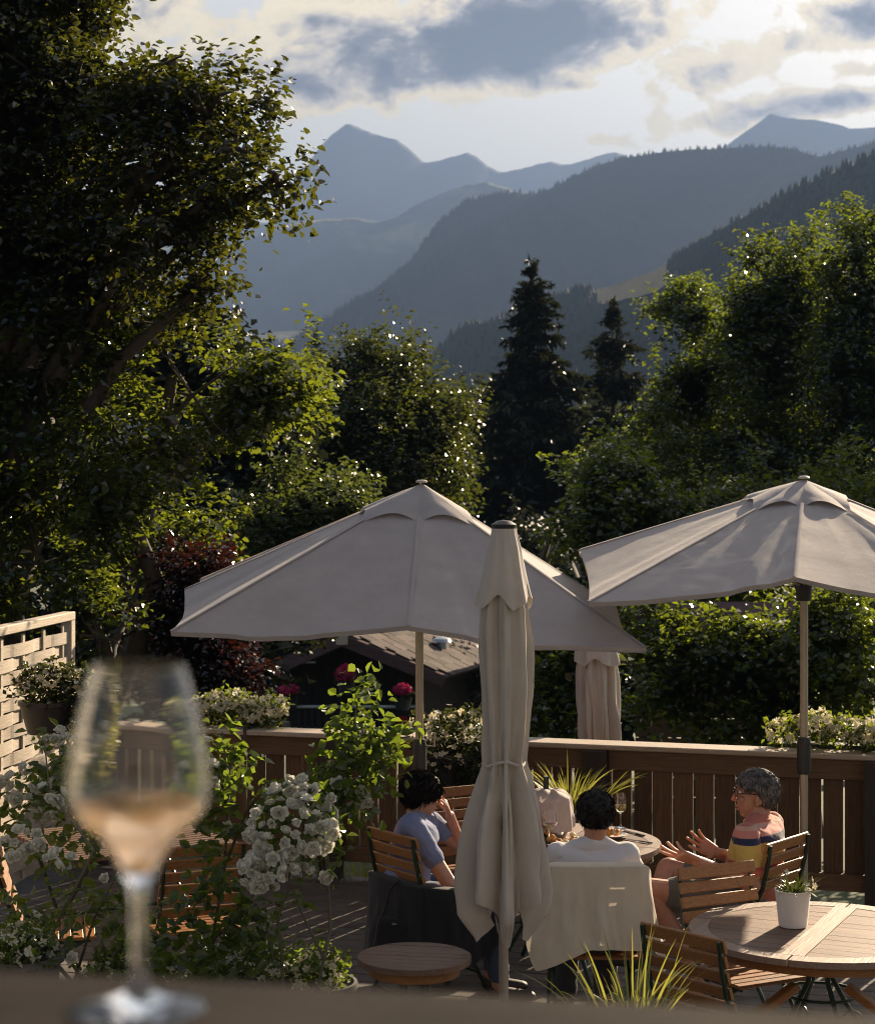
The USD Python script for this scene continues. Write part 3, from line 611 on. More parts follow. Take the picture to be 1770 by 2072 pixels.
# slatted square table at the left
c = np.array([-1.78, 10.75]); a = math.radians(32)
lt = thing('slatted_table', 'slatted wooden table behind the wine glass and white roses', 'table', (*c, 0))
ca, sa = np.array([math.cos(a), math.sin(a)]), np.array([-math.sin(a), math.cos(a)])
for i in range(17):
    p = c + sa * (-.46 + i * .0575); put('slat', bevelbox((*p, .73), (.98, .046, .02), a, .004), M['teak_pale'], lt, False)
for s in (-1, 1):
    p = c + ca * .40 * s; put('crossbar', bevelbox((*p, .705), (.05, .92, .03), a, .004), M['teak_orange'], lt, False)
    for e in (-1, 1):
        p0, p1 = c + ca * .38 * s + sa * .40 * e, c + ca * .38 * s - sa * .40 * e
        if e == 1:
            put('leg', tube([(*p0, .69), (*p1, .012)], .012, 8), M['green_iron'], lt); 
            put('leg', tube([(*(p1 + ca * .03), .69), (*(p0 + ca * .03), .012)], .012, 8), M['green_iron'], lt)
put('stretcher', tube([(*(c - ca * .38), .34), (*(c + ca * .38), .34)], .009, 6), M['green_iron'], lt)

# the hotel front behind the viewer
plain('hotel_wood', (.17, .18, .21), .7, .3, 6)
plain('window_glass', (.02, .022, .025), .08, .05, 3)
hotel = thing('hotel', 'grey hotel front rising behind the upper terrace', 'building', (0, -5.0, 0))
put('wall', MB().box((0, -5.6, 5.5), (26, 1.0, 11)).mesh(), M['hotel_wood'], hotel, False)
for k in range(5):
    x = -8 + k * 4; fr = put('window', MB().box((x, -5.08, 2.6), (1.7, .06, 2.0)).mesh(), M['cap_wood'], hotel, False); put('pane', MB().box((x, -5.04, 2.6), (1.5, .03, 1.8)).mesh(), M['window_glass'], fr, False)
put('roof', boxm((0, -4.6, 10.9), (28, 5.0, .3)), M['hotel_wood'], hotel, False)
# ---------------------------------------------------------------- chalet below the terrace
wood('chalet_wood', (.014, .010, .008), (.032, .023, .017), 0, 2, .8, 4, .2)
wood('shingle_wood', (.05, .038, .034), (.12, .092, .08), 0, 0, .85, 3, .4, (.08, .072, .07), .06)
wood('verge_wood', (.065, .04, .043), (.12, .078, .078), 0, 0, .85, 3, .1, None, .04)
plain('zinc', (.35, .37, .40), .4, .15, 8, .8)
CHD = 36.0
apex, el_, er_ = D(692, 1288, CHD), D(500, 1372, CHD), D(901, 1373, CHD)
ch = thing('chalet', 'dark wooden chalet with a low shingle roof below the railing', 'chalet', (apex[0], CHD + 3, -4.2))
rd = unit([.34, 1, 0]); back = rd * 7.0
wl, wr = el_ + [.42, 1.0, .06], er_ + [-.42, 1.0, .06]; wa = apex + [0, 1.0, -.12]
gv = np.array([[wl[0], wl[1], -4.2], [wr[0], wr[1], -4.2], wr, wa, wl]); gv2 = gv + rd * 6
v = np.vstack([gv, gv2]); f = [[0, 1, 2], [0, 2, 3], [0, 3, 4], [5, 7, 6], [5, 8, 7], [5, 9, 8]] + [[i, 5 + (i + 1) % 5, (i + 1) % 5] for i in range(5)] + [[i, 5 + i, 5 + (i + 1) % 5] for i in range(5)]
put('wall', (v, np.array(f)), M['chalet_wood'], ch, False)
for i in range(14):
    x = wl[0] + .1 + i * (wr[0] - wl[0] - .2) / 13; top = np.interp(x, [wl[0], wa[0], wr[0]], [wl[2], wa[2], wr[2]]) - .08
    put('wall_board', bevelbox((x, wl[1] - .02, (top - 3.2) / 2), (.035, .03, top + 3.2), 0, .005), M['chalet_wood'], ch, False)
for side, e in ((0, el_), (1, er_)):
    dn = e - apex; L = np.linalg.norm(dn); dn = dn / L; nrm = unit(np.cross(rd, dn) if side == 0 else np.cross(dn, rd)); nrm = nrm * np.sign(nrm[2])
    R = np.stack([dn, rd, np.cross(dn, rd)], 1)
    put('roof', boxm(apex + dn * L / 2 + rd * 3.5 + nrm * .03, (L, 7.0, .05), 0, R), M['verge_wood'], ch, False)
    roof = None
    rows = 8
    for i in range(rows):                                             # courses of shingles
        for j in range(20):
            w = 7.0 / 20; 
            c = apex + dn * (L * (i + .55) / rows) + rd * (w * (j + .5 + (.5 if i % 2 else 0)) * .975) + nrm * (.075 + rng.uniform(0, .012))
            tilt = R @ np.array([[math.cos(.06), 0, math.sin(.06)], [0, 1, 0], [-math.sin(.06), 0, math.cos(.06)]]) if side else R
            put('shingle', boxm(c, (L / rows * 1.22, w * .93, .022), 0, tilt), M['shingle_wood'], ch, False)
    put('verge_board', bevelbox(apex + dn * L / 2 - nrm * .06 - rd * .03, (L, .05, .24), 0, .01, R), M['verge_wood'], ch, False)
put('ridge_cap', tube([apex + [0, 0, .10] - rd * .02, apex + [0, 0, .10] + back], .07, 6), M['shingle_wood'], ch)
put('ridge_end', MB().box(apex + [0, -.06, .02], (.22, .06, .34)).mesh(), M['cap_wood'], ch, False)
vp = D(818, 1332, CHD) + rd * 2.2
put('vent_pipe', MB().tube([vp - [0, 0, .3], vp + [0, 0, .16]], .10, 12).add(lathe([(0, .14), (.2, .14), (.16, .2), (0, .26)], vp, 14)).mesh(), M['zinc'], ch)
put('skylight_flap', boxm(D(715, 1309, CHD) * [1, 1, 1] + [-.9, .3, -.30], (.34, .4, .03), 0, None), M['zinc'], ch, False)
br0, br1 = D(545, 1432, CHD - .6), D(840, 1428, CHD - .6)
put('balcony_rail', bevelbox((br0 + br1) / 2, (br1[0] - br0[0], .1, .05), 0, .01), M['zinc'], ch, False)
put('balcony_floor', boxm(((br0 + br1) / 2) + [0, .7, -1.0], (br1[0] - br0[0], 1.5, .1)), M['chalet_wood'], ch, False)
for i in range(22):
    x = br0[0] + .05 + i * (br1[0] - br0[0] - .1) / 21; put('baluster', boxm((x, br0[1], br0[2] - .5), (.05, .03, .95)), M['chalet_wood'], ch, False)

# ---------------------------------------------------------------- leaves, trees
leaf('oak_leaf', (.006, .010, .003), (.024, .030, .007), (.22, .235, .016), .2, .30, .6, (.10, .085, .012))
leaf('hazel_leaf', (.006, .012, .004), (.028, .043, .010), (.38, .46, .03), .17, .34, .75, (.12, .12, .015))
leaf('plum_leaf', (.010, .006, .006), (.026, .012, .011), (.11, .022, .010), .2, .25, .7)
leaf('bush_leaf', (.010, .017, .005), (.032, .045, .011), (.19, .23, .022), .30, .28, .5)
leaf('lime_leaf', (.02, .035, .009), (.06, .085, .02), (.24, .30, .04), .36, .30, .5)
leaf('walnut_leaf', (.007, .014, .006), (.026, .043, .013), (.36, .46, .03), .17, .34, .75)
leaf('vine_leaf', (.007, .014, .004), (.026, .041, .010), (.46, .58, .03), .20, .34, .65)
leaf('rose_leaf', (.018, .035, .010), (.055, .085, .022), (.38, .52, .04), .30, .40, .6)
leaf('spruce_needle', (.008, .014, .006), (.028, .038, .016), (.07, .08, .018), .5, .15, .4)
leaf('far_leaf', (.025, .036, .016), (.05, .065, .03), (.12, .14, .04), .6, .3, .3)
leaf('grass_blade', (.17, .19, .04), (.36, .36, .09), (.60, .58, .10), .42, .38, .45)
leaf('dark_trailing', (.012, .018, .008), (.035, .045, .016), (.14, .16, .03), .45, .3, .4)
leaf('white_petal', (.78, .77, .70), (.90, .89, .84), (.86, .84, .70), .55, .42, .3)
leaf('cream_petal', (.76, .72, .56), (.88, .85, .70), (.86, .78, .50), .55, .42, .3)
leaf('pink_petal', (.45, .02, .10), (.70, .04, .18), (.5, .03, .12), .6, .3, .25)
leaf('red_petal', (.5, .02, .02), (.7, .05, .03), (.5, .03, .03), .6, .3, .25)
plain('bark', (.055, .042, .032), .9, .4, 25, 0, .6)
plain('twig', (.06, .045, .028), .8, .3, 60)
plain('rose_stem', (.07, .06, .03), .6, .3, 60)
plain('soil', (.025, .018, .013), .95, .4, 60)
plain('terracotta', (.30, .13, .075), .8, .15, 30)
plain('white_glaze', (.72, .68, .63), .35, .05, 20)
plain('planter_gray', (.09, .085, .085), .6, .15, 30)

def leaf_faces(P, L, nrm, tdir, r, wide=.32, fold=.18, droop=.12, six=True):
    """One folded leaf per point: base at P, length L, facing nrm, pointing along tdir."""
    n = nrm / np.maximum(np.linalg.norm(nrm, axis=1, keepdims=True), 1e-9)
    t = tdir - n * (tdir * n).sum(1, keepdims=True); t /= np.maximum(np.linalg.norm(t, axis=1, keepdims=True), 1e-9)
    b = np.cross(n, t); L = L[:, None]; w = wide * L * r.uniform(.85, 1.15, (len(P), 1))
    tip = P + t * L - n * L * droop
    if six:
        l1 = P + t * L * .30 + b * w + n * L * fold * .8; l2 = P + t * L * .68 + b * w * .78 + n * L * fold * .6 - n * L * droop * .5
        r1 = P + t * L * .30 - b * w + n * L * fold * .8; r2 = P + t * L * .68 - b * w * .78 + n * L * fold * .6 - n * L * droop * .5
        v = np.stack([P, l1, l2, tip, r2, r1], 1).reshape(-1, 3); k = np.arange(len(P))[:, None] * 6
        f = np.vstack([k + np.array(q)[None] for q in ([0, 3, 2], [0, 2, 1], [0, 4, 3], [0, 5, 4])])
    else:
        l1 = P + t * L * .45 + b * w + n * L * fold; r1 = P + t * L * .45 - b * w + n * L * fold
        v = np.stack([P, l1, tip, r1], 1).reshape(-1, 3); k = np.arange(len(P))[:, None] * 4
        f = np.vstack([k + np.array(q)[None] for q in ([0, 2, 1], [0, 3, 2])])
    return v, f
def lobe_points(lobes, n, seed, shell=.5, gap=.40, gs=1.0):
    """Twig positions spread through lobes (centre, radii), denser towards the outside, with gaps; and the outward directions."""
    r = np.random.default_rng(seed); c = np.array([l[0] for l in lobes]); rad = np.array([l[1] for l in lobes])
    w = (rad[:, 0] * rad[:, 2] + rad[:, 1] * rad[:, 2] * .5); w = w / w.sum()
    out_p, out_d = [], []; need = n
    while need > 0:
        i = r.choice(len(lobes), need * 3, p=w); d = r.normal(size=(need * 3, 3)); d /= np.linalg.norm(d, axis=1, keepdims=True)
        u = shell + (1 - shell) * r.random(need * 3) ** .6
        bump = 1 + .55 * (meshkit.fbm(d * 2.1 + i[:, None] * 7.3 + seed, 3, seed) - .5)
        p = c[i] + d * rad[i] * (u * bump)[:, None]
        k = meshkit.fbm(p / gs, 3, seed + 1) > gap
        p, d = p[k][:need], d[k][:need]; out_p.append(p); out_d.append(d); need -= len(p)
    return np.vstack(out_p), np.vstack(out_d)
def sprays(P, Dn, seed, size, per=8, spray=.28, up=.75, six=True, wide=.32, jitter=.5, fold=.18):
    """Leaves set along a short twig at each point."""
    r = np.random.default_rng(seed); n = len(P)
    td = Dn * .8 + r.normal(size=(n, 3)) * .55 + [0, 0, .12]; td /= np.linalg.norm(td, axis=1, keepdims=True)
    k = np.arange(per) / per
    base = P[:, None] + td[:, None] * (spray * k[None, :, None]) + r.normal(size=(n, per, 3)) * size * .35
    base[..., 2] -= (.25 * spray * k ** 2)[None]
    base = base.reshape(-1, 3); m = len(base)
    sideways = np.cross(td, [0, 0, 1.0]); sideways /= np.maximum(np.linalg.norm(sideways, axis=1, keepdims=True), 1e-6)
    alt = np.where(np.arange(per) % 2, 1, -1)[None, :, None]
    tdir = (td[:, None] * .6 + sideways[:, None] * alt * .9 + r.normal(size=(n, per, 3)) * .45).reshape(-1, 3)
    nrm = np.array([0, 0, up]) + np.repeat(Dn, per, 0) * .35 + r.normal(size=(m, 3)) * jitter
    return leaf_faces(base, size * r.uniform(.65, 1.25, m), nrm, tdir, r, wide, fold, .12, six)
def lobe(x, y, d, rx, ry, rd):
    k = .49379 / FPX * d; return D(x, y, d), (rx * k, rd, ry * k)
def clumps(lobes, seed, k=9):
    """Every lobe broken up into smaller clumps of foliage with air between them."""
    r = np.random.default_rng(seed); out = []
    for c, rad in lobes:
        c, rad = np.array(c), np.array(rad)
        m = k if np.mean(rad) > .5 else 5
        for _ in range(m):
            d = unit(r.normal(size=3)); out.append((c + d * rad * r.uniform(.35, .86), rad * r.uniform(.26, .48) * np.array([1.1, 1, r.uniform(.6, .95)])))
        out.append((c, rad * .5))
    return out
def branches(root, top, lobes, r0, seed, mb=None, twigs=0, trunk_bend=.15):
    """A tapered trunk and limbs that reach into the lobes."""
    r = np.random.default_rng(seed); root, top = np.array(root, float), np.array(top, float)
    tr = np.array([root + (top - root) * q + np.array([r.normal() * trunk_bend, r.normal() * trunk_bend, 0]) * math.sin(math.pi * q) for q in np.linspace(0, 1, 8)])
    trunk = tube(tr, np.linspace(r0, r0 * .35, 8), 9); limbs = MB()
    for c, rad in lobes:
        q = np.clip((c[2] - root[2]) / max(top[2] - root[2], .1) - .25, .15, .95); s = root + (top - root) * q
        mid = (s + c) / 2 + [0, 0, .12 * np.linalg.norm(c - s)] + r.normal(size=3) * .1
        limbs.tube([s, (s + mid) / 2 + r.normal(size=3) * .05, mid, c], np.linspace(r0 * .4, r0 * .12, 4), 6)
        for k in range(twigs):
            d = unit(r.normal(size=3) + [0, 0, .3]); limbs.tube([c, c + d * np.array(rad) * .5 + r.normal(size=3) * .04, c + d * np.array(rad) * .95], np.array([r0 * .12, r0 * .07, r0 * .03]), 4)
    return trunk, limbs.mesh()
def tree(name, label, cat, lobes, mat, n, size, seed, root, r0=.14, group=None, per=8, spray=.3, up=.75, six=True, gap=.40, gs=1.0, shell=.5, wide=.32, twigs=5, jitter=.42, extra=None, shoots=45, shoot_len=.8):
    cs = np.array([l[0] for l in lobes]); top = cs[np.argmax(cs[:, 2])].copy(); top[:2] = (top[:2] + np.array(root[:2])) / 2
    t_ = thing(name, label, cat, root, group)
    trunk, limbs = branches(root, top, lobes, r0, seed, twigs=twigs)
    tk = put('trunk', trunk, M['bark'], t_, True); tag(put('limbs', limbs, M['bark'], t_, True), kind='stuff')
    P, Dn = lobe_points(clumps(lobes, seed + 70), n, seed, shell, gap, gs)
    r = np.random.default_rng(seed + 50)
    for _ in range(shoots):                                            # young shoots that stick out of the crown
        c, rad = lobes[r.integers(len(lobes))]; d = unit(r.normal(size=3) * [1, .7, .6] + [0, -.2, .55]); a = np.array(c) + d * rad * 1.02
        ax = unit(d * .6 + [r.normal() * .25, 0, .8]); m = 6; L = r.uniform(.25, .75) * np.mean(rad) * shoot_len
        P = np.vstack([P, a + ax * L * np.linspace(0, 1, m)[:, None] + r.normal(size=(m, 3)) * size * .5]); Dn = np.vstack([Dn, np.repeat(ax[None], m, 0)])
    if extra is not None: P = np.vstack([P, extra[0]]); Dn = np.vstack([Dn, extra[1]])
    put('crown', sprays(P, Dn, seed + 2, size, per, spray, up, six, wide, jitter), M[mat], t_, False)
    return t_
def tips(points, n, seed, spread=.12):
    """Twigs that stick out along a line from a to b."""
    r = np.random.default_rng(seed); P, Q = [], []
    for a, b in points:
        a, b = np.array(a), np.array(b)
        for q in np.linspace(0, 1, n): P.append(a + (b - a) * q + r.normal(size=3) * spread * (1 - .6 * q)); Q.append(unit(b - a))
    return np.array(P), np.array(Q)
gz = lambda x, y: float(land_z(np.array(x), np.array(y)))

oak_l = [lobe(20, 90, 15, 200, 190, 1.6), lobe(150, 190, 14.8, 150, 120, 1.2), lobe(300, 190, 14.4, 150, 90, .9), lobe(420, 235, 14.1, 95, 75, .6), lobe(300, 330, 14.3, 190, 130, 1.1), lobe(470, 300, 14.0, 60, 50, .4),
         lobe(440, 390, 13.9, 90, 60, .5), lobe(560, 370, 13.7, 48, 36, .28), lobe(60, 400, 15, 240, 210, 1.7), lobe(270, 500, 14.5, 170, 110, 1.1), lobe(390, 480, 14.2, 60, 60, .4), lobe(400, 590, 14.3, 52, 40, .4), lobe(120, 620, 14.9, 230, 120, 1.5),
         lobe(-260, 150, 15.5, 260, 330, 2.2), lobe(-250, 520, 15.5, 260, 260, 2.2), lobe(100, -90, 15, 130, 110, 1.2), lobe(180, 20, 14.8, 40, 60, .4)]
tree('oak_tree', 'tall dark broadleaf tree filling the upper left, a branch reaching towards the peak', 'tree', oak_l, 'oak_leaf', 9500, 0.068, 101, (-3.6, 15.4, gz(-3.6, 15.4)), .26, per=9, spray=.26, gap=.44, gs=0.55, wide=.34,
     extra=tips([(D(440, 180, 14), D(430, 105, 13.9)), (D(490, 190, 14), D(515, 120, 13.9)), (D(500, 180, 14), D(530, 190, 13.9)), (D(500, 330, 13.8), D(615, 372, 13.6)), (D(480, 390, 13.8), D(560, 440, 13.7)), (D(470, 420, 13.9), D(440, 520, 13.9)), (D(500, 250, 13.9), D(535, 255, 13.8)), (D(250, 110, 14.4), D(330, 115, 14.3)), (D(120, 60, 14.8), D(215, 10, 14.6)), (D(400, 600, 14.2), D(452, 590, 14.1))], 9, 5, .10))
hz_l = [lobe(140, 760, 15.2, 220, 130, 1.0), lobe(390, 800, 15.2, 190, 120, .9), lobe(540, 760, 15.6, 110, 80, .7), lobe(620, 800, 17.5, 40, 55, .4), lobe(180, 960, 15, 230, 150, .9), lobe(310, 910, 15.2, 120, 80, .6), lobe(540, 805, 17.5, 60, 45, .5),
        lobe(90, 1140, 14.8, 180, 140, .8), lobe(290, 1150, 16.9, 150, 110, .6), lobe(370, 1100, 16.6, 100, 90, .5), lobe(200, 1290, 14.5, 110, 100, .4), lobe(-120, 900, 15.2, 160, 260, 1.2), lobe(640, 830, 17.6, 20, 45, .3)]
tree('hazel_tree', 'glossy green leafy tree under the dark oak, full of sun glints', 'tree', hz_l, 'hazel_leaf', 3200, 0.07, 202, (-2.9, 15.3, gz(-2.9, 15.3)), .13, per=8, spray=.24, gap=0.5, gs=0.5, wide=.36)
pl_l = [lobe(400, 1170, 15.6, 60, 60, .4), lobe(400, 1310, 15.3, 110, 90, .45), lobe(450, 1290, 15.8, 60, 40, .4), lobe(430, 1390, 15.6, 90, 50, .4), lobe(410, 545, 14.0, 25, 22, .15), lobe(470, 565, 14.0, 30, 10, .1)]
tree('plum_tree', 'dark red leaved shrub behind the woven fence and left canopy corner', 'shrub', pl_l[:4], 'plum_leaf', 1300, .06, 303, (-1.75, 15.6, gz(-1.75, 15.6)), .07, per=8, spray=.2, gap=0.45, gs=0.45, wide=.34)
bs_l = [lobe(790, 800, 28, 120, 95, 1.8), lobe(700, 850, 27.5, 90, 100, 1.5), lobe(870, 880, 28, 70, 95, 1.5), lobe(780, 960, 27.5, 170, 110, 2.0), lobe(650, 980, 27, 90, 120, 1.4), lobe(740, 720, 28, 40, 26, .6), lobe(900, 1000, 28, 60, 80, 1.2), lobe(800, 740, 28, 55, 35, .8)]
tree('round_tree', 'rounded olive green tree in the middle between the leafy tree and the tall spruce', 'tree', bs_l, 'bush_leaf', 5400, 0.09, 404, (-3.1, 28, gz(-3.1, 28)), .2, per=7, spray=.34, six=False, gap=0.45, gs=0.9, wide=.34)
lm_l = [lobe(640, 1010, 20, 85, 55, .8), lobe(560, 1070, 20, 95, 70, .8), lobe(690, 1040, 20.4, 40, 40, .5), lobe(520, 1150, 20, 100, 80, .7)]
tree('lime_shrub', 'light green shrub just above the left slope of the left canopy', 'shrub', lm_l, 'lime_leaf', 1500, .085, 505, (-2.3, 20, gz(-2.3, 20)), .08, per=8, spray=.26, six=False, gap=.4, gs=.7)
wa_l = [lobe(1400, 670, 30, 46, 55, .9), lobe(1360, 770, 30, 42, 80, .9), lobe(1440, 780, 30, 90, 95, 1.5), lobe(1250, 955, 28.5, 80, 50, 1.1), lobe(1410, 890, 29.5, 110, 110, 1.6), lobe(1345, 630, 30, 28, 22, .5), lobe(1335, 880, 29, 50, 60, .9), lobe(1400, 615, 30, 22, 25, .4)]
tree('walnut_tree', 'leafy green tree right of the second spruce, its top full of glints', 'tree', wa_l, 'walnut_leaf', 3200, 0.095, 606, (14.6 * .5, 30, gz(7.3, 30)), .22, group=None, per=8, spray=.42, gap=0.47, gs=0.8, wide=.30)
wb_l = [lobe(1600, 575, 28, 42, 62, .8), lobe(1530, 640, 28, 60, 70, 1.0), lobe(1570, 690, 28, 60, 90, 1.1), lobe(1640, 690, 28, 50, 110, 1.0), lobe(1550, 800, 28, 130, 130, 1.7), lobe(1500, 950, 27.5, 150, 120, 1.6), lobe(1620, 500, 28, 22, 26, .4), lobe(1640, 920, 27.5, 130, 110, 1.6), lobe(1520, 530, 28, 25, 22, .4)]
tree('ash_tree', 'tall green tree with two loose top shoots, second from the right edge', 'tree', wb_l, 'walnut_leaf', 3900, 0.092, 707, (8.2 * .75, 28, gz(6.2, 28)), .22, per=8, spray=.40, gap=0.47, gs=0.8, wide=.30)
wc_l = [lobe(1735, 520, 26, 36, 70, .7), lobe(1765, 620, 26, 60, 90, 1.0), lobe(1705, 650, 26, 45, 110, .9), lobe(1700, 740, 26, 65, 90, 1.1), lobe(1790, 780, 26, 120, 150, 1.6), lobe(1740, 930, 26, 130, 110, 1.4), lobe(1722, 465, 26, 18, 30, .35), lobe(1765, 500, 26, 16, 40, .3), lobe(1900, 760, 26, 90, 120, 1.2), lobe(1680, 560, 26, 25, 40, .4)]
tree('tall_ash_tree', 'tallest green tree, cut by the right edge of the picture', 'tree', wc_l, 'walnut_leaf', 3800, 0.088, 808, (6.4, 26, gz(6.4, 26)), .22, per=8, spray=.38, gap=0.47, gs=0.8, wide=.30)
ln_l = [lobe(1230, 1000, 23, 90, 80, .9), lobe(1200, 1090, 23, 80, 60, .8), lobe(1320, 1060, 23.5, 130, 80, 1.0), lobe(1450, 1060, 23.5, 160, 90, 1.1), lobe(1640, 1040, 23.5, 170, 90, 1.1), lobe(1760, 1040, 23, 120, 90, 1), lobe(1330, 1180, 23.5, 150, 70, .9), lobe(1520, 1190, 23.5, 160, 70, 1), lobe(1700, 1190, 23, 160, 70, 1)]
tree('linden_tree', 'broad green foliage just above the right canopy and beside the spruce foot', 'tree', ln_l, 'vine_leaf', 4600, 0.085, 909, (3.2, 23.5, gz(3.2, 23.5)), .16, per=8, spray=.32, gap=0.46, gs=0.7, wide=.38)
h_l = [lobe(1140, 1400, 15.9, 65, 100, .4), lobe(1120, 1480, 15.8, 60, 60, .35), lobe(1165, 1330, 16, 40, 40, .3)]
tree('climbing_hazel', 'small sunlit green bush behind the railing, left of the furled parasol beyond', 'shrub', h_l, 'vine_leaf', 480, .075, 111, (1.42, 15.9, gz(1.42, 15.9)), .04, per=7, spray=.2, gap=.38, gs=.5, wide=.38)
v_l = [lobe(1350, 1290, 17, 90, 90, .6), lobe(1480, 1330, 17, 130, 130, .7), lobe(1380, 1440, 16.8, 130, 90, .6), lobe(1640, 1300, 16.8, 130, 120, .7), lobe(1740, 1380, 16.6, 110, 150, .7), lobe(1600, 1440, 16.8, 140, 80, .6), lobe(1300, 1240, 17.2, 60, 50, .4), lobe(1850, 1350, 16.6, 90, 180, .7)]
tree('vine_hedge', 'tall leafy hedge behind the railing at the right, under the right canopy', 'hedge', v_l, 'vine_leaf', 2300, 0.072, 222, (3.4, 17, gz(3.4, 17)), .06, per=8, spray=.26, gap=0.46, gs=0.5, wide=.38)
f_l = [lobe(960, 840, 80, 45, 45, 3), lobe(1000, 900, 78, 70, 60, 4), lobe(930, 900, 80, 50, 60, 3), lobe(1180, 900, 75, 70, 70, 3), lobe(1090, 980, 60, 160, 60, 3)]
tree('far_bush_tree', 'small hazy green tree just left of the tall spruce', 'tree', f_l, 'far_leaf', 2600, .30, 333, (3.5, 80, gz(3.5, 80)), .3, per=6, spray=.8, six=False, gap=.4, gs=2.2, twigs=3)
bk_l = [lobe(80, 700, 23, 300, 160, 1.6), lobe(330, 760, 23, 220, 120, 1.4), lobe(150, 1000, 22, 330, 200, 1.5), lobe(400, 1020, 22.5, 160, 150, 1.2), lobe(520, 900, 23, 110, 110, 1.1), lobe(250, 1260, 21, 280, 140, 1.3), lobe(520, 1230, 22, 110, 90, .9)]
tree('shade_thicket', 'dark dense foliage behind the glossy leafy tree at the left', 'thicket', bk_l, 'spruce_needle', 5200, .13, 455, (-4, 22.5, gz(-4, 22.5)), .12, per=7, spray=.36, six=False, gap=.30, gs=.9, twigs=3, shoots=0, shell=.2)
k_l = [lobe(545, 1330, 46, 70, 60, 2), lobe(330, 1400, 20, 190, 60, .8), lobe(620, 1240, 46, 130, 60, 2.5), lobe(760, 1180, 50, 130, 70, 2.5), lobe(900, 1200, 50, 120, 90, 2.5), lobe(1040, 1200, 48, 130, 110, 2.5), lobe(1270, 1420, 22, 90, 110, .8), lobe(1240, 1300, 23, 70, 60, .8), lobe(960, 1360, 44, 60, 80, 1.6), lobe(1060, 1380, 40, 90, 100, 1.6)]
tree('dark_thicket', 'dark foliage behind the chalet roof, under the left canopy', 'thicket', k_l, 'spruce_needle', 3800, .20, 444, (1.5, 48, gz(1.5, 48)), .2, per=7, spray=.6, six=False, gap=.36, gs=1.5, twigs=3)

def spruce(label, x, ytop, d, half_px, height, seed, nw=26, nb=8, tw=34, name='spruce_tree', mat='spruce_needle', thin=1.0):
    r = np.random.default_rng(seed); top = D(x, ytop, d); base = top - [0, 0, height]
    t_ = thing(name, label, 'spruce', base)
    put('trunk', tube([base, top - [0, 0, height * .3], top], [height * .014, height * .007, .01], 8), M['bark'], t_, True)
    rmax = half_px * .49379 / FPX * d; P, TD, N, Ls = [], [], [], []; limbs = MB()
    for i in range(nw):
        q = (i + r.uniform(-.9, .9)) / nw; q = max(q, .012); z0 = top[2] - height * q * .97
        rad = rmax * (q ** .75) * r.uniform(.72, 1.15) + .02 * height * .2
        for k in range(nb):
            an = 2 * np.pi * (k + r.uniform(-.4, .4) + i * .37) / nb; R = rad * r.uniform(.5, 1.15); z = z0 + r.uniform(-.5, .5) * height / nw * 1.6; e = np.array([math.cos(an), math.sin(an), 0])
            s = np.linspace(0, 1, 8)[:, None]; dz = -R * (.30 * s - .0) + R * .22 * s ** 3 + .12 * R * np.sin(np.pi * s) * (1 if q < .3 else -.4)
            br = np.array([top[0], top[1], z]) + e * R * s + np.array([0, 0, 1]) * dz
            limbs.tube(br[[0, 4, 7]], [.012 * R + .006, .008 * R + .004, .004], 4)
            m = max(5, int(tw * thin * (.3 + R / rmax))); u = r.random(m) ** .75
            p = np.stack([np.interp(u, s[:, 0], br[:, c]) for c in range(3)], 1)
            sd = np.array([-e[1], e[0], 0]); sg = r.choice([-1, 1], m)[:, None]
            P.append(p); TD.append(e * .55 + sd * sg * r.uniform(.2, .9, (m, 1)) + np.array([0, 0, 1]) * r.uniform(-1.3, .15, (m, 1))); N.append(np.array([0, 0, .8]) + r.normal(size=(m, 3)) * .45); Ls.append((.14 + .26 * (1 - u)) * R + .10)
    # the leading shoot
    m = 14; u = r.random(m); P.append(top - np.outer(u, [0, 0, height * .05])); TD.append(r.normal(size=(m, 3)) * .4 + [0, 0, .8]); N.append(r.normal(size=(m, 3))); Ls.append(np.full(m, .02 * height))
    P, TD, N, Ls = np.vstack(P), np.vstack(TD), np.vstack(N), np.concatenate(Ls)
    tag(put('limbs', limbs.mesh(), M['bark'], t_, True), kind='stuff')
    put('crown', leaf_faces(P, Ls, N, TD, r, .20, .10, .15, False), M[mat], t_, False)
spruce('tall dark spruce in the middle of the picture, in front of the blue ridge', 1075, 528, 58, 315, 18, 11, 62, 11, 44)
spruce('second dark spruce right of the tall one', 1240, 612, 62, 270, 16, 12, 54, 10, 38)
spruce('small spruce top showing over the round tree, at its left', 640, 668, 90, 150, 14, 13, 32, 8, 22)
spruce('tiny spruce tip at the right shoulder of the round tree', 836, 716, 110, 140, 14, 14, 30, 7, 18)
spruce('tiny spruce tip just left of the tall spruce', 936, 756, 105, 140, 14, 15, 30, 7, 18)
spruce('dark spruce lower behind the tall one, filling the gap by the left canopy', 1000, 800, 64, 190, 12, 16, 30, 8, 24)

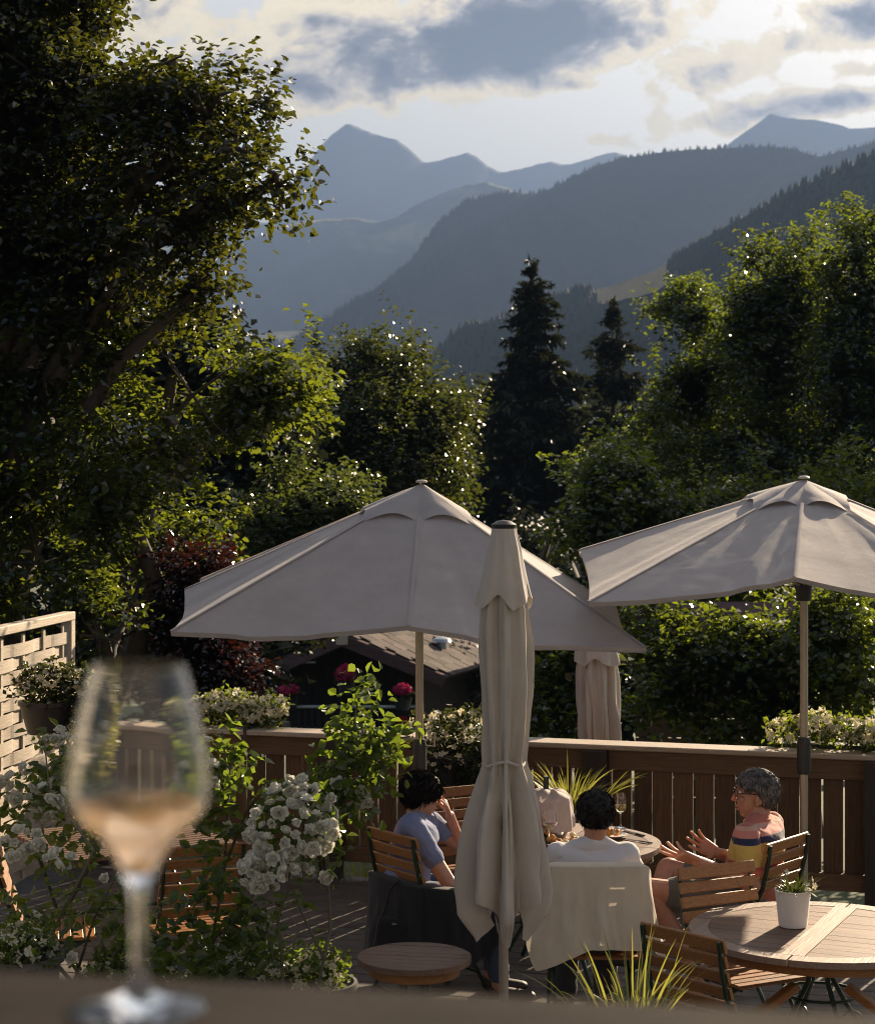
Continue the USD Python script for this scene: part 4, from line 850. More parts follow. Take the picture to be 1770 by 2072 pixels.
# ---------------------------------------------------------------- flowers and plants on the terrace
def rose_shape(seed):
    """A full rose: closed heart, two shells of cupped petals, a loose outer ring."""
    r = np.random.default_rng(seed); mb = MB()
    for ring, (n, R, rt, ht, w) in enumerate(((4, .34, .20, .98, .36), (6, .60, .56, .90, .42), (7, .84, .94, .66, .46), (7, .88, 1.18, .32, .48))):
        for k in range(n):
            an = 2 * np.pi * (k + r.uniform(-.2, .2) + ring * .37) / n; e = np.array([math.cos(an), math.sin(an), 0]); q = np.array([-math.sin(an), math.cos(an), 0]); up = np.array([0, 0, 1])
            ht_ = ht * r.uniform(.92, 1.08); b = e * .12; m = e * R + up * ht_ * .52; t = e * rt * r.uniform(.85, 1.15) + up * ht_ + r.normal(size=3) * .09; m = m + r.normal(size=3) * .05
            v = np.array([b, m - q * w - e * R * .18, m + q * w - e * R * .18, m, t - q * w * .75 - e * rt * .12, t + q * w * .75 - e * rt * .12, t + e * .05])
            mb.add((v, np.array([[0, 3, 1], [0, 2, 3], [1, 3, 4], [3, 2, 5], [3, 6, 4], [3, 5, 6]])))
    return mb.mesh()
ROSES = [rose_shape(k) for k in range(5)]
def rot_to(d, r):
    d = unit(d); a = unit(np.cross(d, r.normal(size=3))); return np.stack([a, np.cross(d, a), d], 1)
def place(shape, p, size, d, r): return shape[0] * size @ rot_to(d, r).T + p, shape[1]
def rose_bush(label, root, flowers, leafs, stems, seed, fsize=.0275, lsize=.056):
    """flowers, leafs: (x, y, depth, rx, ry, rd, count) in the photograph's pixels; stems: polylines."""
    r = np.random.default_rng(seed); t_ = thing('rose_bush', label, 'rose bush', root)
    for pts in stems: put('stem', tube(np.array(pts), np.linspace(.009, .004, len(pts)), 6), M['rose_stem'], t_, True)
    for x, y, d, rx, ry, rd, n in flowers:
        c, rad = lobe(x, y, d, rx, ry, rd); placed = []
        n = int(n * 1.35)
        for k in range(n * 14):
            q = r.normal(size=3); q /= np.linalg.norm(q); p = c + q * rad * r.uniform(.55, 1)
            if q[1] > .45 or any(np.linalg.norm((p - o) * [1, .5, 1]) < fsize * 1.45 for o in placed): continue
            placed.append(p); 
            if len(placed) > n: break
        for p in placed:
            put('flower', place(ROSES[r.integers(5)], p, fsize * r.uniform(.6, 1.25), (p - c) / np.array(rad) + [0, -.8, .5] + r.normal(size=3) * .55, r), M['white_petal'], t_, False)
    P, Dn = [], []
    for x, y, d, rx, ry, rd, n in leafs:
        p, dn = lobe_points([lobe(x, y, d, rx, ry, rd)], int(n * .72), seed + int(x), .2, .42, .22); P.append(p); Dn.append(dn)
    if P: put('leaves', sprays(np.vstack(P), np.vstack(Dn), seed + 3, lsize, 5, .14, .6, True, .34, .55), M['rose_leaf'], t_, False)
    return t_
def st(*pts): return [D(*p) for p in pts]
b1 = D(590, 2400, 8.1); b1[2] = 0.02
rose_bush('rose bush with the big cluster of white blooms beside the wine glass', b1,
          [(580, 1685, 8.1, 88, 92, .16, 34), (610, 1600, 8.2, 40, 30, .08, 6), (540, 1760, 8.0, 55, 45, .10, 12), (655, 1690, 8.1, 30, 30, .05, 4), (665, 1775, 8.1, 14, 12, .03, 2), (655, 1630, 8.3, 28, 26, .05, 6), (605, 1580, 8.4, 16, 16, .04, 3), (738, 1618, 8.6, 20, 14, .04, 3), (712, 1640, 8.6, 10, 8, .02, 1), (690, 1585, 8.5, 12, 10, .02, 2)],
          [(590, 1690, 8.2, 85, 85, .15, 70), (720, 1470, 8.7, 34, 40, .10, 42), (725, 1540, 8.7, 62, 55, .14, 80), (680, 1590, 8.6, 50, 50, .12, 40), (735, 1420, 8.7, 16, 22, .05, 14), (790, 1500, 8.7, 30, 16, .06, 14), (690, 1650, 8.5, 40, 40, .1, 22), (540, 1870, 8.2, 70, 60, .12, 26)],
          [st((575, 2060, 8.1), (570, 1930, 8.1), (562, 1860, 8.1), (585, 1790, 8.1), (590, 1700, 8.1)), st((630, 2060, 8.1), (655, 1940, 8.1), (612, 1850, 8.1), (590, 1790, 8.1)), st((655, 1940, 8.1), (668, 1880, 8.2), (660, 1700, 8.4), (700, 1560, 8.6), (722, 1430, 8.7), (715, 1370, 8.7)), st((720, 1480, 8.7), (770, 1500, 8.7), (830, 1490, 8.7))], 31)
b2 = D(430, 2400, 8.4); b2[2] = 0.02
rose_bush('leafy rose shoots right of the wine glass bowl with a few white blooms', b2,
          [(415, 1570, 8.3, 22, 26, .05, 4), (430, 1490, 8.4, 8, 8, .02, 1), (405, 1640, 8.3, 10, 10, .02, 1), (455, 1670, 8.4, 10, 10, .03, 1)],
          [(450, 1510, 8.4, 30, 40, .10, 20), (470, 1570, 8.4, 45, 40, .12, 28), (440, 1620, 8.4, 40, 50, .12, 34), (500, 1650, 8.4, 34, 34, .1, 16), (450, 1720, 8.4, 44, 50, .12, 24), (440, 1840, 8.3, 80, 60, .14, 46), (400, 1900, 8.2, 90, 60, .14, 40), (470, 1940, 8.2, 60, 40, .1, 24)],
          [st((440, 2060, 8.3), (430, 1900, 8.3), (455, 1750, 8.4), (462, 1600, 8.4), (450, 1480, 8.4)), st((455, 1750, 8.4), (500, 1640, 8.4), (540, 1580, 8.4)), st((430, 1900, 8.3), (520, 1830, 8.3), (540, 1880, 8.2), (556, 1960, 8.2))], 41)
b3 = D(110, 2400, 8.6); b3[2] = 0.02
rose_bush('sprawling white rose bush at the far left below the woven fence', b3,
          [(50, 1590, 9.4, 50, 40, .10, 9), (120, 1510, 9.6, 36, 36, .08, 6), (100, 1620, 9.2, 30, 40, .08, 6), (50, 1700, 8.9, 40, 30, .08, 7), (120, 1735, 8.7, 30, 10, .04, 3), (170, 1480, 9.6, 20, 24, .05, 3), (85, 1840, 8.6, 10, 10, .03, 1), (200, 1775, 8.6, 10, 10, .03, 1), (30, 1730, 8.8, 16, 16, .05, 2), (150, 1940, 8.4, 8, 8, .03, 1)],
          [(110, 1560, 9.5, 60, 50, .14, 30), (60, 1650, 9.3, 80, 50, .16, 50), (150, 1600, 9.4, 60, 60, .14, 36), (120, 1720, 8.9, 80, 50, .16, 34), (180, 1860, 8.6, 80, 60, .2, 40), (260, 1930, 8.5, 80, 40, .2, 34), (60, 1860, 8.7, 60, 50, .2, 20), (330, 1960, 8.4, 50, 40, .15, 20)],
          [st((120, 2080, 8.6), (100, 1900, 8.6), (190, 1720, 8.7), (100, 1600, 9.2), (90, 1500, 9.5)), st((120, 2080, 8.6), (190, 1860, 8.6), (240, 1760, 8.7)), st((150, 2080, 8.5), (260, 1880, 8.5), (270, 1760, 8.6), (250, 1690, 8.7))], 51)

def blossoms(P, r, size, five=True):
    """Small open flowers: five petals each."""
    mb = MB()
    for p in P:
        R = rot_to(r.normal(size=3) + [0, -.5, .8], r); s = size * r.uniform(.7, 1.2)
        for k in range(5):
            an = 2 * np.pi * k / 5; e = np.array([math.cos(an), math.sin(an), .18]); q = np.array([-math.sin(an), math.cos(an), 0])
            v = np.array([[0, 0, 0], e * .65 - q * .36, e * 1.05, e * .65 + q * .36]) * s
            mb.add((v @ R.T + p, np.array([[0, 1, 2], [0, 2, 3]])))
    return mb.mesh()
def planting(t_, lobes, nleaf, nflower, seed, lmat, fmat, lsize, fsize, spray=.08, per=6):
    r = np.random.default_rng(seed)
    P, Dn = lobe_points(lobes, nleaf, seed, .1, .30, .3); tag(put('foliage', sprays(P, Dn, seed + 1, lsize, per, spray, .5, False, .3, .6), M[lmat], t_, False), kind='stuff')
    P, Dn = lobe_points(lobes, nflower, seed + 5, .85, .30, .3); P = P[(Dn[:, 2] > -.35)]
    tag(put('blossoms', blossoms(P, r, fsize), M[fmat], t_, False), kind='stuff')
def flower_box(label, a0, a1, seed, fmat, zt=1.0, n=1.0, lmat='vine_leaf'):
    c = T((a0 + a1) / 2, .05, zt); t_ = thing('flower_box', label, 'flower box', c)
    put('trough', bevelbox(T((a0 + a1) / 2, .18, zt - .05), (a1 - a0, .17, .15), TH, .015), M['dark_plastic'], t_, False)
    for q in (.25, .75):
        a = a0 + (a1 - a0) * q
        put('hanger', MB().box(T(a, -.152, zt - .06), (.022, .006, .20), TH).box(T(a, -.03, zt + .006), (.022, .25, .006), TH).mesh(), M['dark_plastic'], t_, False)
    L = [(T(a0 + (a1 - a0) * (i + .5) / 5, .10, zt + .115 + .03 * math.sin(i * 2.1 + seed)), ((a1 - a0) * .15, .16, .105)) for i in range(5)]
    planting(t_, L, int(260 * n), int(560 * n), seed, lmat, fmat, .04, .030)
    return t_
flower_box('flower box of white blossoms on the left end of the railing', -.12, .60, 61, 'cream_petal')
flower_box('flower box of cream blossoms on the railing left of the right parasol pole', 4.07, 4.98, 62, 'cream_petal')
# hanging baskets
def basket(label, c, r0, lobes, seed, trail=None, name='hanging_basket', fmat='cream_petal'):
    t_ = thing(name, label, 'flower pot', c - [0, 0, .16])
    put('pot', lathe([(0, -.16), (r0 * .7, -.16), (r0, .02), (r0 * 1.06, .02), (r0 * 1.06, .045), (r0 * .92, .045), (r0 * .9, .02), (0, .02)], c, 22), M['dark_plastic'], t_)
    planting(t_, lobes, 230, 190, seed, 'dark_trailing', fmat, .045, .027)
    if trail is not None:
        r = np.random.default_rng(seed); P, Q = [], []
        for k in range(26):
            s = trail[0] + r.normal(size=3) * [.06, .06, .03]; n = r.integers(8, 15)
            for j in range(n): P.append(s + [0, 0, -trail[1] * j / 14] + r.normal(size=3) * .012); Q.append([0, 0, -1])
        tag(put('trailing_stems', sprays(np.array(P), np.array(Q, float), seed, .028, 4, .05, .4, False, .34, .6), M[trail[2]], t_, False), kind='stuff')
    return t_
pb = D(95, 1432, 11.9); basket('dark hanging pot of white flowers and trailing greenery on the woven fence', pb, .17, [(pb + [.05, -.02, .14], (.24, .16, .13)), (pb + [.24, 0, .06], (.10, .1, .18))], 71, (pb + [.25, 0, .02], .50, 'grass_blade'))
pb = D(917, 1535, 12.75); basket('pot of white flowers hanging inside the railing left of the furled parasol', pb, .17, [(pb + [0, 0, .18], (.34, .16, .16)), (pb + [.05, -.05, .02], (.30, .16, .2))], 72, (pb + [.05, -.10, .05], .34, 'dark_trailing'))
def low_flowers(label, x, y, d, rx, ry, seed, fmat, n, name='flower_pot'):
    c, rad = lobe(x, y, d, rx, ry, .2); b = c.copy(); b[2] = .005; t_ = thing(name, label, 'flower pot', b)
    h = max(c[2] - rad[2] * .4, .12)
    put('pot', lathe([(0, 0), (.12, 0), (.17, h), (.185, h), (.185, h - .03), (.17, h - .035)], b, 20), M['planter_gray'], t_)
    put('soil', lathe([(0, h - .02), (.165, h - .02)], b, 16), M['soil'], t_)
    planting(t_, [(c, (rad[0], .2, rad[2]))], int(n * .9), n, seed, 'rose_leaf', fmat, .038, .024)
low_flowers('pot of small white flowers at the bottom between rose stems and bistro table', 460, 1960, 8.7, 125, 34, 81, 'white_petal', 190)
low_flowers('pot of white flowers under the big rose cluster, at the bottom', 530, 1950, 8.6, 55, 40, 82, 'white_petal', 120)
low_flowers('pot of yellowish white flowers left of the bistro table', 640, 1972, 8.5, 52, 40, 83, 'cream_petal', 120)
low_flowers('pot of cream flowers in the lower left corner', 45, 1915, 8.4, 62, 46, 84, 'cream_petal', 150)
low_flowers('pot of small pale flowers left of the glass stem, at the bottom', 245, 1962, 8.5, 70, 22, 85, 'cream_petal', 60)

# tufts of grass: every blade its own
def blade(p, d, L, w, bend, r):
    d = unit(d); s = np.linspace(0, 1, 9)[:, None]; h = unit([d[0], d[1], 0]) if np.hypot(d[0], d[1]) > 1e-3 else np.array([1, 0, 0])
    c = p + d * L * s + (h * .35 - np.array([0, 0, 1])) * L * bend * s ** 2.3
    sd = unit(np.cross(d, [0, 0, 1]) + r.normal(size=3) * .25) * w; ww = (1 - s ** 2 * .97) * (.55 + .45 * np.minimum(s * 5, 1))
    nrm = unit(np.cross(sd, d)) * w * .35
    return np.stack([c - sd * ww + nrm * ww, c, c + sd * ww + nrm * ww], 1).reshape(-1, 3), grid_faces(9, 3)
def tuft(t_, base, n, Lr, w, spread, bend, seed, mat, parts=True, lean=(0, 0), br=.05):
    r = np.random.default_rng(seed); mb = MB()
    for k in range(n):
        an = r.uniform(0, 2 * np.pi); q = r.random() ** .7 * spread; d = np.array([math.cos(an) * q + lean[0], math.sin(an) * q + lean[1], 1])
        m = blade(base + np.array([math.cos(an), math.sin(an), 0]) * br * r.random(), d, r.uniform(*Lr), w * r.uniform(.7, 1.2), bend * r.uniform(.3, 1.3), r)
        if parts: put('blade', m, M[mat], t_, True)
        else: mb.add(m)
    if not parts: tag(put('foliage', mb.mesh(), M[mat], t_, True), kind='stuff')
gb = D(1275, 2068, 6.9)
t_ = thing('grass_planter', 'tuft of long yellow green grass at the bottom, before the cream garment', 'ornamental grass', (gb[0], gb[1], .005))
put('pot', lathe([(0, 0), (.13, 0), (.19, gb[2] - .06), (.205, gb[2] - .03), (.205, gb[2]), (.185, gb[2]), (.18, gb[2] - .04), (0, gb[2] - .04)], (gb[0], gb[1], .005), 24), M['terracotta'], t_)
tuft(t_, gb - [0, 0, .03], 84, (.16, .46), .0050, .85, .34, 91, 'grass_blade', True, (-.05, .1), .15)
gb = D(1150, 1640, 11.9)
t_ = thing('grass_pot', 'pot of bright yellow green grass behind the ice bucket', 'ornamental grass', (gb[0], gb[1], .005))
put('pot', lathe([(0, 0), (.12, 0), (.17, gb[2] - .02), (.18, gb[2]), (.16, gb[2]), (0, gb[2] - .03)], (gb[0], gb[1], .005), 22), M['planter_gray'], t_)
tuft(t_, gb, 110, (.22, .46), .006, 1.0, .30, 92, 'grass_blade', False, (.0, -.05), .07)
tuft(t_, gb + [.25, 0, .10], 12, (.15, .32), .010, .4, .2, 93, 'grass_blade', False, (1.1, 0), .03)
pc = W(792, 926, 8.6); pc[2] = .7415
t_ = thing('plant_pot', 'white pot with a spiky green plant standing on the right table', 'potted plant', pc)
put('pot', lathe([(0, 0), (.060, 0), (.064, .006), (.080, .158), (.083, .160), (.083, .166), (.077, .166), (.074, .14), (0, .14)], pc, 40), M['white_glaze'], t_, 40)
put('soil', lathe([(0, .142), (.073, .142)], pc, 24), M['soil'], t_)
tuft(t_, pc + [0, 0, .14], 60, (.08, .19), .0035, 1.1, .5, 94, 'bush_leaf', False, (-.1, 0), .05)
tuft(t_, pc + [0, 0, .14], 40, (.06, .14), .006, 1.0, .6, 95, 'lime_leaf', False, (.1, 0), .05)
r_ = np.random.default_rng(3); tag(put('blossoms', blossoms([pc + [-.035, -.03, .25], pc + [.06, -.02, .19], pc + [.075, -.03, .165], pc + [.085, -.01, .21], pc + [.10, 0, .18], pc + [.055, -.05, .17]], r_, .017), M['cream_petal'], t_, False), kind='stuff')
# geraniums on the chalet balcony
for x, y, rx, ry, lab in ((700, 1363, 20, 17, 'pink geranium hanging under the chalet gable, the middle one'), (585, 1395, 20, 9, 'pink geranium on the left of the chalet balcony'), (815, 1395, 18, 10, 'pink geranium on the right of the chalet balcony, by the parasol pole'), (815, 1460, 10, 8, 'small red geranium low beside the parasol pole')):
    c, rad = lobe(x, y, CHD - .7, rx, ry, .22); t_ = thing('geranium', lab, 'geranium', c - [0, 0, .4])
    put('pot', lathe([(0, -.38), (.12, -.38), (.17, -.18), (.17, -.16), (0, -.16)], c, 14), M['dark_plastic'], t_)
    P, Dn = lobe_points([(c - [0, 0, .08], (rad[0], .2, rad[2]))], 60, 7, .1, .2, .4); tag(put('foliage', sprays(P, Dn, 8, .07, 4, .08, .5, False, .4), M['dark_trailing'], t_, False), kind='stuff')
    P, Dn = lobe_points([(c, rad)], 110, 9, .8, .2, .4); tag(put('blossoms', blossoms(P, np.random.default_rng(4), .045), M['pink_petal' if y < 1450 else 'red_petal'], t_, False), kind='stuff')
# brown garden hut behind the hedge
ht = thing('garden_hut', 'brown wooden hut mostly hidden behind the hedge at the right', 'hut', (3.6, 19.5, gz(3.6, 19.5)))
h0, h1 = D(1290, 1500, 19), D(1620, 1300, 19)
for i in range(9): put('wall_board', bevelbox(((h0[0] + h1[0]) / 2, 19.2, -.55 + i * .2), (h1[0] - h0[0], .03, .19), -.1, .006), M['rail_wood'], ht, False)
q0 = D(1288, 1222, 19.0); put('roof_fascia', boxm((q0[0] - .55, 19.0, q0[2] - .30), (1.1, .06, .62)), M['beam_wood'], ht, False)
put('roof', boxm(((h0[0] + h1[0]) / 2 - .2, 19.6, 1.42), (h1[0] - h0[0] + .9, 1.8, .06), -.1, None), M['verge_wood'], ht, False)
# ---------------------------------------------------------------- people
def skin_mat(name, col):
    g = Graph(); pos = g.n('geometry', 'position'); c = np.array(col)
    nz = g.n('noise_texture', 'fac', vector=pos, scale=30.0, detail=4.0)
    colr = g.ramp(nz, [(.3, tuple(c * [.92, .86, .84])), (.7, tuple(c))])
    s = g.n('principled_bsdf', 'BSDF', base_color=colr, roughness=.48, subsurface_weight=.06, subsurface_scale=.012, subsurface_radius=(1.0, .35, .2), normal=g.n('bump', 'normal', height=g.n('noise_texture', 'fac', vector=pos, scale=400.0, detail=2.0), strength=.1, distance=.002))
    M[name] = g.build(name, surface=s)
skin_mat('skin', (.46, .25, .17)); skin_mat('skin_tan', (.40, .20, .125))
def hair_mat(name, dark, light):
    g = Graph(); pos = g.n('geometry', 'position')
    v = g.n('mapping', 'vector', vector=pos, scale=(1, 1, .25)); nz = g.n('noise_texture', 'fac', vector=v, scale=160.0, detail=3.0)
    r = g.n('geometry', 'random_per_island')
    s = g.n('principled_bsdf', 'BSDF', base_color=g.ramp(g.m('add', g.m('multiply', nz, .6), g.m('multiply', r, .4)), [(.25, dark), (.75, light)]), roughness=.62, specular_ior_level=.22, normal=g.n('bump', 'normal', height=nz, strength=.5, distance=.004))
    M[name] = g.build(name, surface=s)
hair_mat('hair_dark', (.010, .007, .006), (.035, .024, .018)); hair_mat('hair_black', (.007, .006, .006), (.026, .022, .020)); hair_mat('hair_grey', (.09, .085, .08), (.42, .39, .36))
cloth('blue_shirt', (.20, .24, .40), .05, .10); cloth('white_shirt', (.66, .65, .68), .04, .12); cloth('jeans', (.06, .085, .16), .2, 0); cloth('grey_shorts', (.10, .095, .085), .12, 0); cloth('dark_trousers', (.03, .03, .035), .15, 0)
def striped(name, stops):
    """Stripes of the knitted shirt, from hem to collar."""
    g = Graph(); pos = g.n('geometry', 'position'); x = g.n('separate_xyz', 'x', vector=pos); z = x.split('.')[0] + '.z'
    f = g.n('map_range', 'result', value=z, from_min=.60, from_max=1.05, clamp=True)
    st_ = []
    for (a, c), (b, _) in zip(stops, stops[1:] + [(1.05, None)]): st_ += [((a - .60) / .45 + .002, c), ((b - .60) / .45 - .002, c)]
    nz = g.n('noise_texture', 'fac', vector=pos, scale=300.0, detail=2.0)
    s = g.n('principled_bsdf', 'BSDF', base_color=g.ramp(f, st_), roughness=.85, sheen_weight=.2, normal=g.n('bump', 'normal', height=nz, strength=.2, distance=.004))
    M[name] = g.build(name, surface=g.n('mix_closure', 'closure', fac=.08, closure1=s, closure2=g.n('translucent_bsdf', 'BSDF', color=g.ramp(f, st_))))
striped('striped_shirt', [(.60, (.40, .12, .07)), (.70, (.50, .34, .10)), (.745, (.52, .14, .10)), (.775, (.45, .07, .05)), (.795, (.58, .42, .10)), (.895, (.015, .02, .07)), (.928, (.55, .22, .18)), (.965, (.58, .34, .26)), (.985, (.50, .15, .11))])
plain('eye_white', (.7, .68, .65), .3); plain('eye_dark', (.02, .015, .01), .2); plain('spectacle_frame', (.02, .02, .02), .3, .1, 20, .5); plain('lip', (.35, .13, .10), .5); plain('nail', (.55, .33, .26), .35); plain('shoe_dark', (.03, .027, .025), .6)

def ball(p, r, n=20): return m3.Manifold.sphere(float(r), n).translate(tuple(map(float, p)))
def bone(a, ra, b, rb, n=20): return m3.Manifold.batch_hull([ball(a, ra, n), ball(b, rb, n)])
def ell(p, rad, R=None, n=28):
    m = m3.Manifold.sphere(1.0, n).scale(tuple(map(float, rad)))
    A = np.eye(4)[:3]; A[:, :3] = np.eye(3) if R is None else R; A[:, 3] = p
    return m.transform(A)
def chain(pts, n=20):
    pts = [(np.array(p, float), r) for p, r in pts]
    return [bone(a, ra, b, rb, n) for (a, ra), (b, rb) in zip(pts, pts[1:])]
def skin_of(parts, edge=.012, it=8, lam=.5):
    m = m3.Manifold.batch_boolean(parts, m3.OpType.Add).refine_to_length(edge).to_mesh()
    t = trimesh.Trimesh(np.array(m.vert_properties[:, :3]), np.array(m.tri_verts)); t.merge_vertices()
    trimesh.smoothing.filter_taubin(t, lam, .52, it); return t
def frame(f, up=(0, 0, 1)):
    """Columns: left, forward, up of someone who looks along f."""
    f = unit(f); l = unit(np.cross(up, f)); return np.stack([l, f, np.cross(f, l)], 1)
def hand(wrist, d, palm_n, side, curl, s=1.0, spread=.16, thumb_out=.8):
    """Bones of a hand: along d from the wrist, the palm facing palm_n; side +1 puts the thumb on cross(palm_n, d)'s side. curl: four finger curls in radians per joint."""
    d = unit(d); n = unit(np.array(palm_n) - np.dot(palm_n, d) * d); t = np.cross(n, d) * side; out = []
    P = lambda x, y, z: np.array(wrist) + (t * x + d * y + n * z) * s
    out.append(m3.Manifold.batch_hull([ball(P(.020, .008, 0), .015 * s, 14), ball(P(-.020, .008, 0), .015 * s, 14), ball(P(.034, .085, -.002), .0125 * s, 14), ball(P(.012, .092, -.004), .013 * s, 14), ball(P(-.012, .089, -.003), .0125 * s, 14), ball(P(-.032, .078, 0), .0115 * s, 14)]))
    for k, (x, y, ls) in enumerate(((.034, .084, (.040, .025, .021)), (.012, .092, (.045, .029, .023)), (-.012, .088, (.042, .027, .022)), (-.032, .076, (.032, .020, .019)))):
        p = P(x, y, 0); a = 0.0; fan = spread * (1.5 - k) / 1.5
        rad = (.0092, .0084, .0077, .0066) if k < 3 else (.0082, .0073, .0067, .0058)
        for j, L in enumerate(ls):
            a += curl[k] * (.8, 1.0, .7)[j]
            q = p + ((d * math.cos(fan) + t * math.sin(fan)) * math.cos(a) + n * math.sin(a)) * L * s
            out.append(bone(p, rad[j] * s, q, rad[j + 1] * s, 12)); p = q
    p = P(.022, .022, .006); dirs = [unit(t * thumb_out + d * .55 + n * .25), unit(t * thumb_out * .75 + d * .8 + n * .3), unit(t * thumb_out * .5 + d * .9 + n * .35)]
    for L, r0, r1, q in zip((.042, .032, .026), (.0135, .0105, .0095), (.0105, .0095, .0078), dirs):
        e = p + q * L * s; out.append(bone(p, r0 * s, e, r1 * s, 12)); p = e
    return out
def head(c, f, up, neck, s=1.0, nose=1.0, open_mouth=0.0):
    """Skin bones of a head centred at c looking along f, with the neck; returns them and the frame."""
    R = frame(f, up); P = lambda x, y, z: np.array(c) + R @ (np.array([x, y, z]) * s)
    o = [ell(P(0, -.012, .030), np.array([.074, .094, .088]) * s, R), ell(P(0, .026, -.020), np.array([.062, .062, .080]) * s, R),
         m3.Manifold.batch_hull([ell(P(0, .050, -.085), np.array([.026, .022, .020]) * s, R, 16), ell(P(.045, -.010, -.060), np.array([.016, .022, .022]) * s, R, 14), ell(P(-.045, -.010, -.060), np.array([.016, .022, .022]) * s, R, 14), ell(P(0, .062, -.03), np.array([.036, .020, .022]) * s, R, 14)]),
         bone(P(0, .084, .028), .0095 * s, P(0, .100 * (1 + .05 * nose), -.018), .0105 * s, 12), ell(P(0, .092, -.022), np.array([.017, .012, .008]) * s, R, 12),
         ell(P(0, .080, .048), np.array([.052, .016, .012]) * s, R, 14), ell(P(.040, .066, -.012), np.array([.022, .018, .018]) * s, R, 12), ell(P(-.040, .066, -.012), np.array([.022, .018, .018]) * s, R, 12),
         ell(P(0, .082, -.050), np.array([.026, .012, .009]) * s, R, 12), ell(P(0, .080, -.064), np.array([.022, .011, .009]) * s, R, 12)]
    for e in (-1, 1): o += [ell(P(.078 * e, -.012, -.002), np.array([.010, .020, .032]) * s, R, 14), ell(P(.076 * e, -.006, -.026), np.array([.008, .012, .014]) * s, R, 10)]
    o.append(bone(P(0, -.030, -.035), .052 * s, np.array(neck), .056 * s))
    return o, P, R
def face_bits(t_, P, R, body, s=1.0):
    for e in (-1, 1):
        put('eye', trimesh.Trimesh(*V(ell(P(.031 * e, .076, .020), np.array([.0125, .010, .0085]) * s, R, 16))), M['eye_white'], t_, True)
        put('iris', trimesh.Trimesh(*V(ell(P(.031 * e, .0835, .020), np.array([.0058, .0042, .0058]) * s, R, 12))), M['eye_dark'], t_, True)
        put('eyebrow', tube([P(.014 * e, .094, .042), P(.032 * e, .092, .048), P(.050 * e, .076, .043)], [.003 * s, .0036 * s, .002 * s], 6), M['hair_dark'], t_, True)
    put('lips', trimesh.Trimesh(*V(m3.Manifold.batch_boolean([ell(P(0, .091, -.053), np.array([.021, .006, .0042]) * s, R, 12), ell(P(0, .089, -.061), np.array([.018, .006, .0048]) * s, R, 12)], m3.OpType.Add))), M['lip'], t_, True)
def hair(t_, P, R, c, mat, seed, s=1.0, low=-.02, back=-.09, fringe=.06, thick=.014, n=2600, L=.04, side=.02, curl=.3):
    """A cap of hair: a noisy shell round the skull, open at the face, with short locks on it."""
    r = np.random.default_rng(seed)
    m = trimesh.creation.icosphere(5); d = m.vertices
    rad = np.array([.080, .100, .094]) * s; q = d * rad + np.array([0, -.012, .032]) * s
    lump = meshkit.fbm(d * 5.5 + seed, 4, seed) - .5
    q = q + d * (thick * s * (1 + .5 * lump)[:, None]) + d * (.003 * s * (meshkit.noise(d * 13 + seed, seed) - .5))[:, None]
    hz = np.interp(d[:, 1], [-1, -.3, .15, .55, .95], [back, back + .01, low + .03, side + .02, fringe])      # lower limit of the hair, from nape to forehead
    lim = hz * s + .012 * s * np.sin(d[:, 0] * 17 + seed) + .014 * s * lump
    keep = q[:, 2] > lim
    inner = d * (rad * .93) + np.array([0, -.012, .032]) * s
    q = np.where(keep[:, None], q, inner * .97)
    w = q @ R.T + np.array(c)
    put('hair', (w, m.faces), M[mat], t_, True)
    k = np.nonzero(keep)[0]; k = r.choice(k, n); e = d[k]
    flow = np.stack([e[:, 0] * .3, -.4 - .3 * e[:, 1] + .0 * e[:, 0], -1.0 - .0 * e[:, 2]], 1) + r.normal(size=(n, 3)) * curl
    flow -= e * (flow * e).sum(1, keepdims=True) * .75; flow /= np.linalg.norm(flow, axis=1, keepdims=True)
    LL = L * s * r.uniform(.6, 1.2, n)
    base = (q[k] - e * .004 * s); wv, wf = leaf_faces(base, LL, e + r.normal(size=(n, 3)) * .25, flow + e * .16, r, .045, .02, .16, False)
    tag(put('hair_locks', (wv @ R.T + np.array(c), wf), M[mat], t_, False), kind='stuff')
def wrinkle(t, amp, scale, seed):
    n = trimesh.Trimesh(t.vertices, t.faces, process=False).vertex_normals
    f = meshkit.fbm(t.vertices * scale * np.array([1, 1, 1.7]), 3, seed) - .5
    t.vertices = t.vertices + n * (amp * f)[:, None] * 2; return t

# the woman in blue, turned to the table, hand on her face
pw = thing('person', 'woman in blue t-shirt with short dark hair, seated left, hand at her face', 'person', (-.12, 10.1, 0))
hip, sh = np.array([-.17, 10.12, .555]), np.array([-.115, 10.17, .945])
shn, shf = np.array([-.135, 9.995, .945]), np.array([-.075, 10.33, .93])
eln, wrn = W(449, 884, 9.93), np.array([.30, 10.10, .60])
elf, hd_ = W(459, 846, 10.42), W(443, 806, 10.30)
hc = W(421.5, 797, 10.18)
fw = unit([.90, .16, -.16])
hb, HP, HR = head(hc, fw, (.12, 0, 1), np.array([-.115, 10.17, .985]), .95)
wrf = hd_ + np.array([.035, .02, -.055])
arm_n = chain([(shn, .050), (eln, .040), (wrn, .028)]); arm_f = chain([(shf, .048), (elf, .038), (wrf, .026)])
hand_f = hand(wrf, hd_ + np.array([-.005, -.02, .05]) - wrf, (-.85, -.2, .1), 1, (.10, .08, .12, .16), .92, .14, .5)
hand_n = hand(wrn, (.9, .2, -.1), (0, 0, -1), 1, (.3, .3, .3, .3), .92)
kn, kf = np.array([.27, 10.06, .54]), np.array([.27, 10.26, .54])
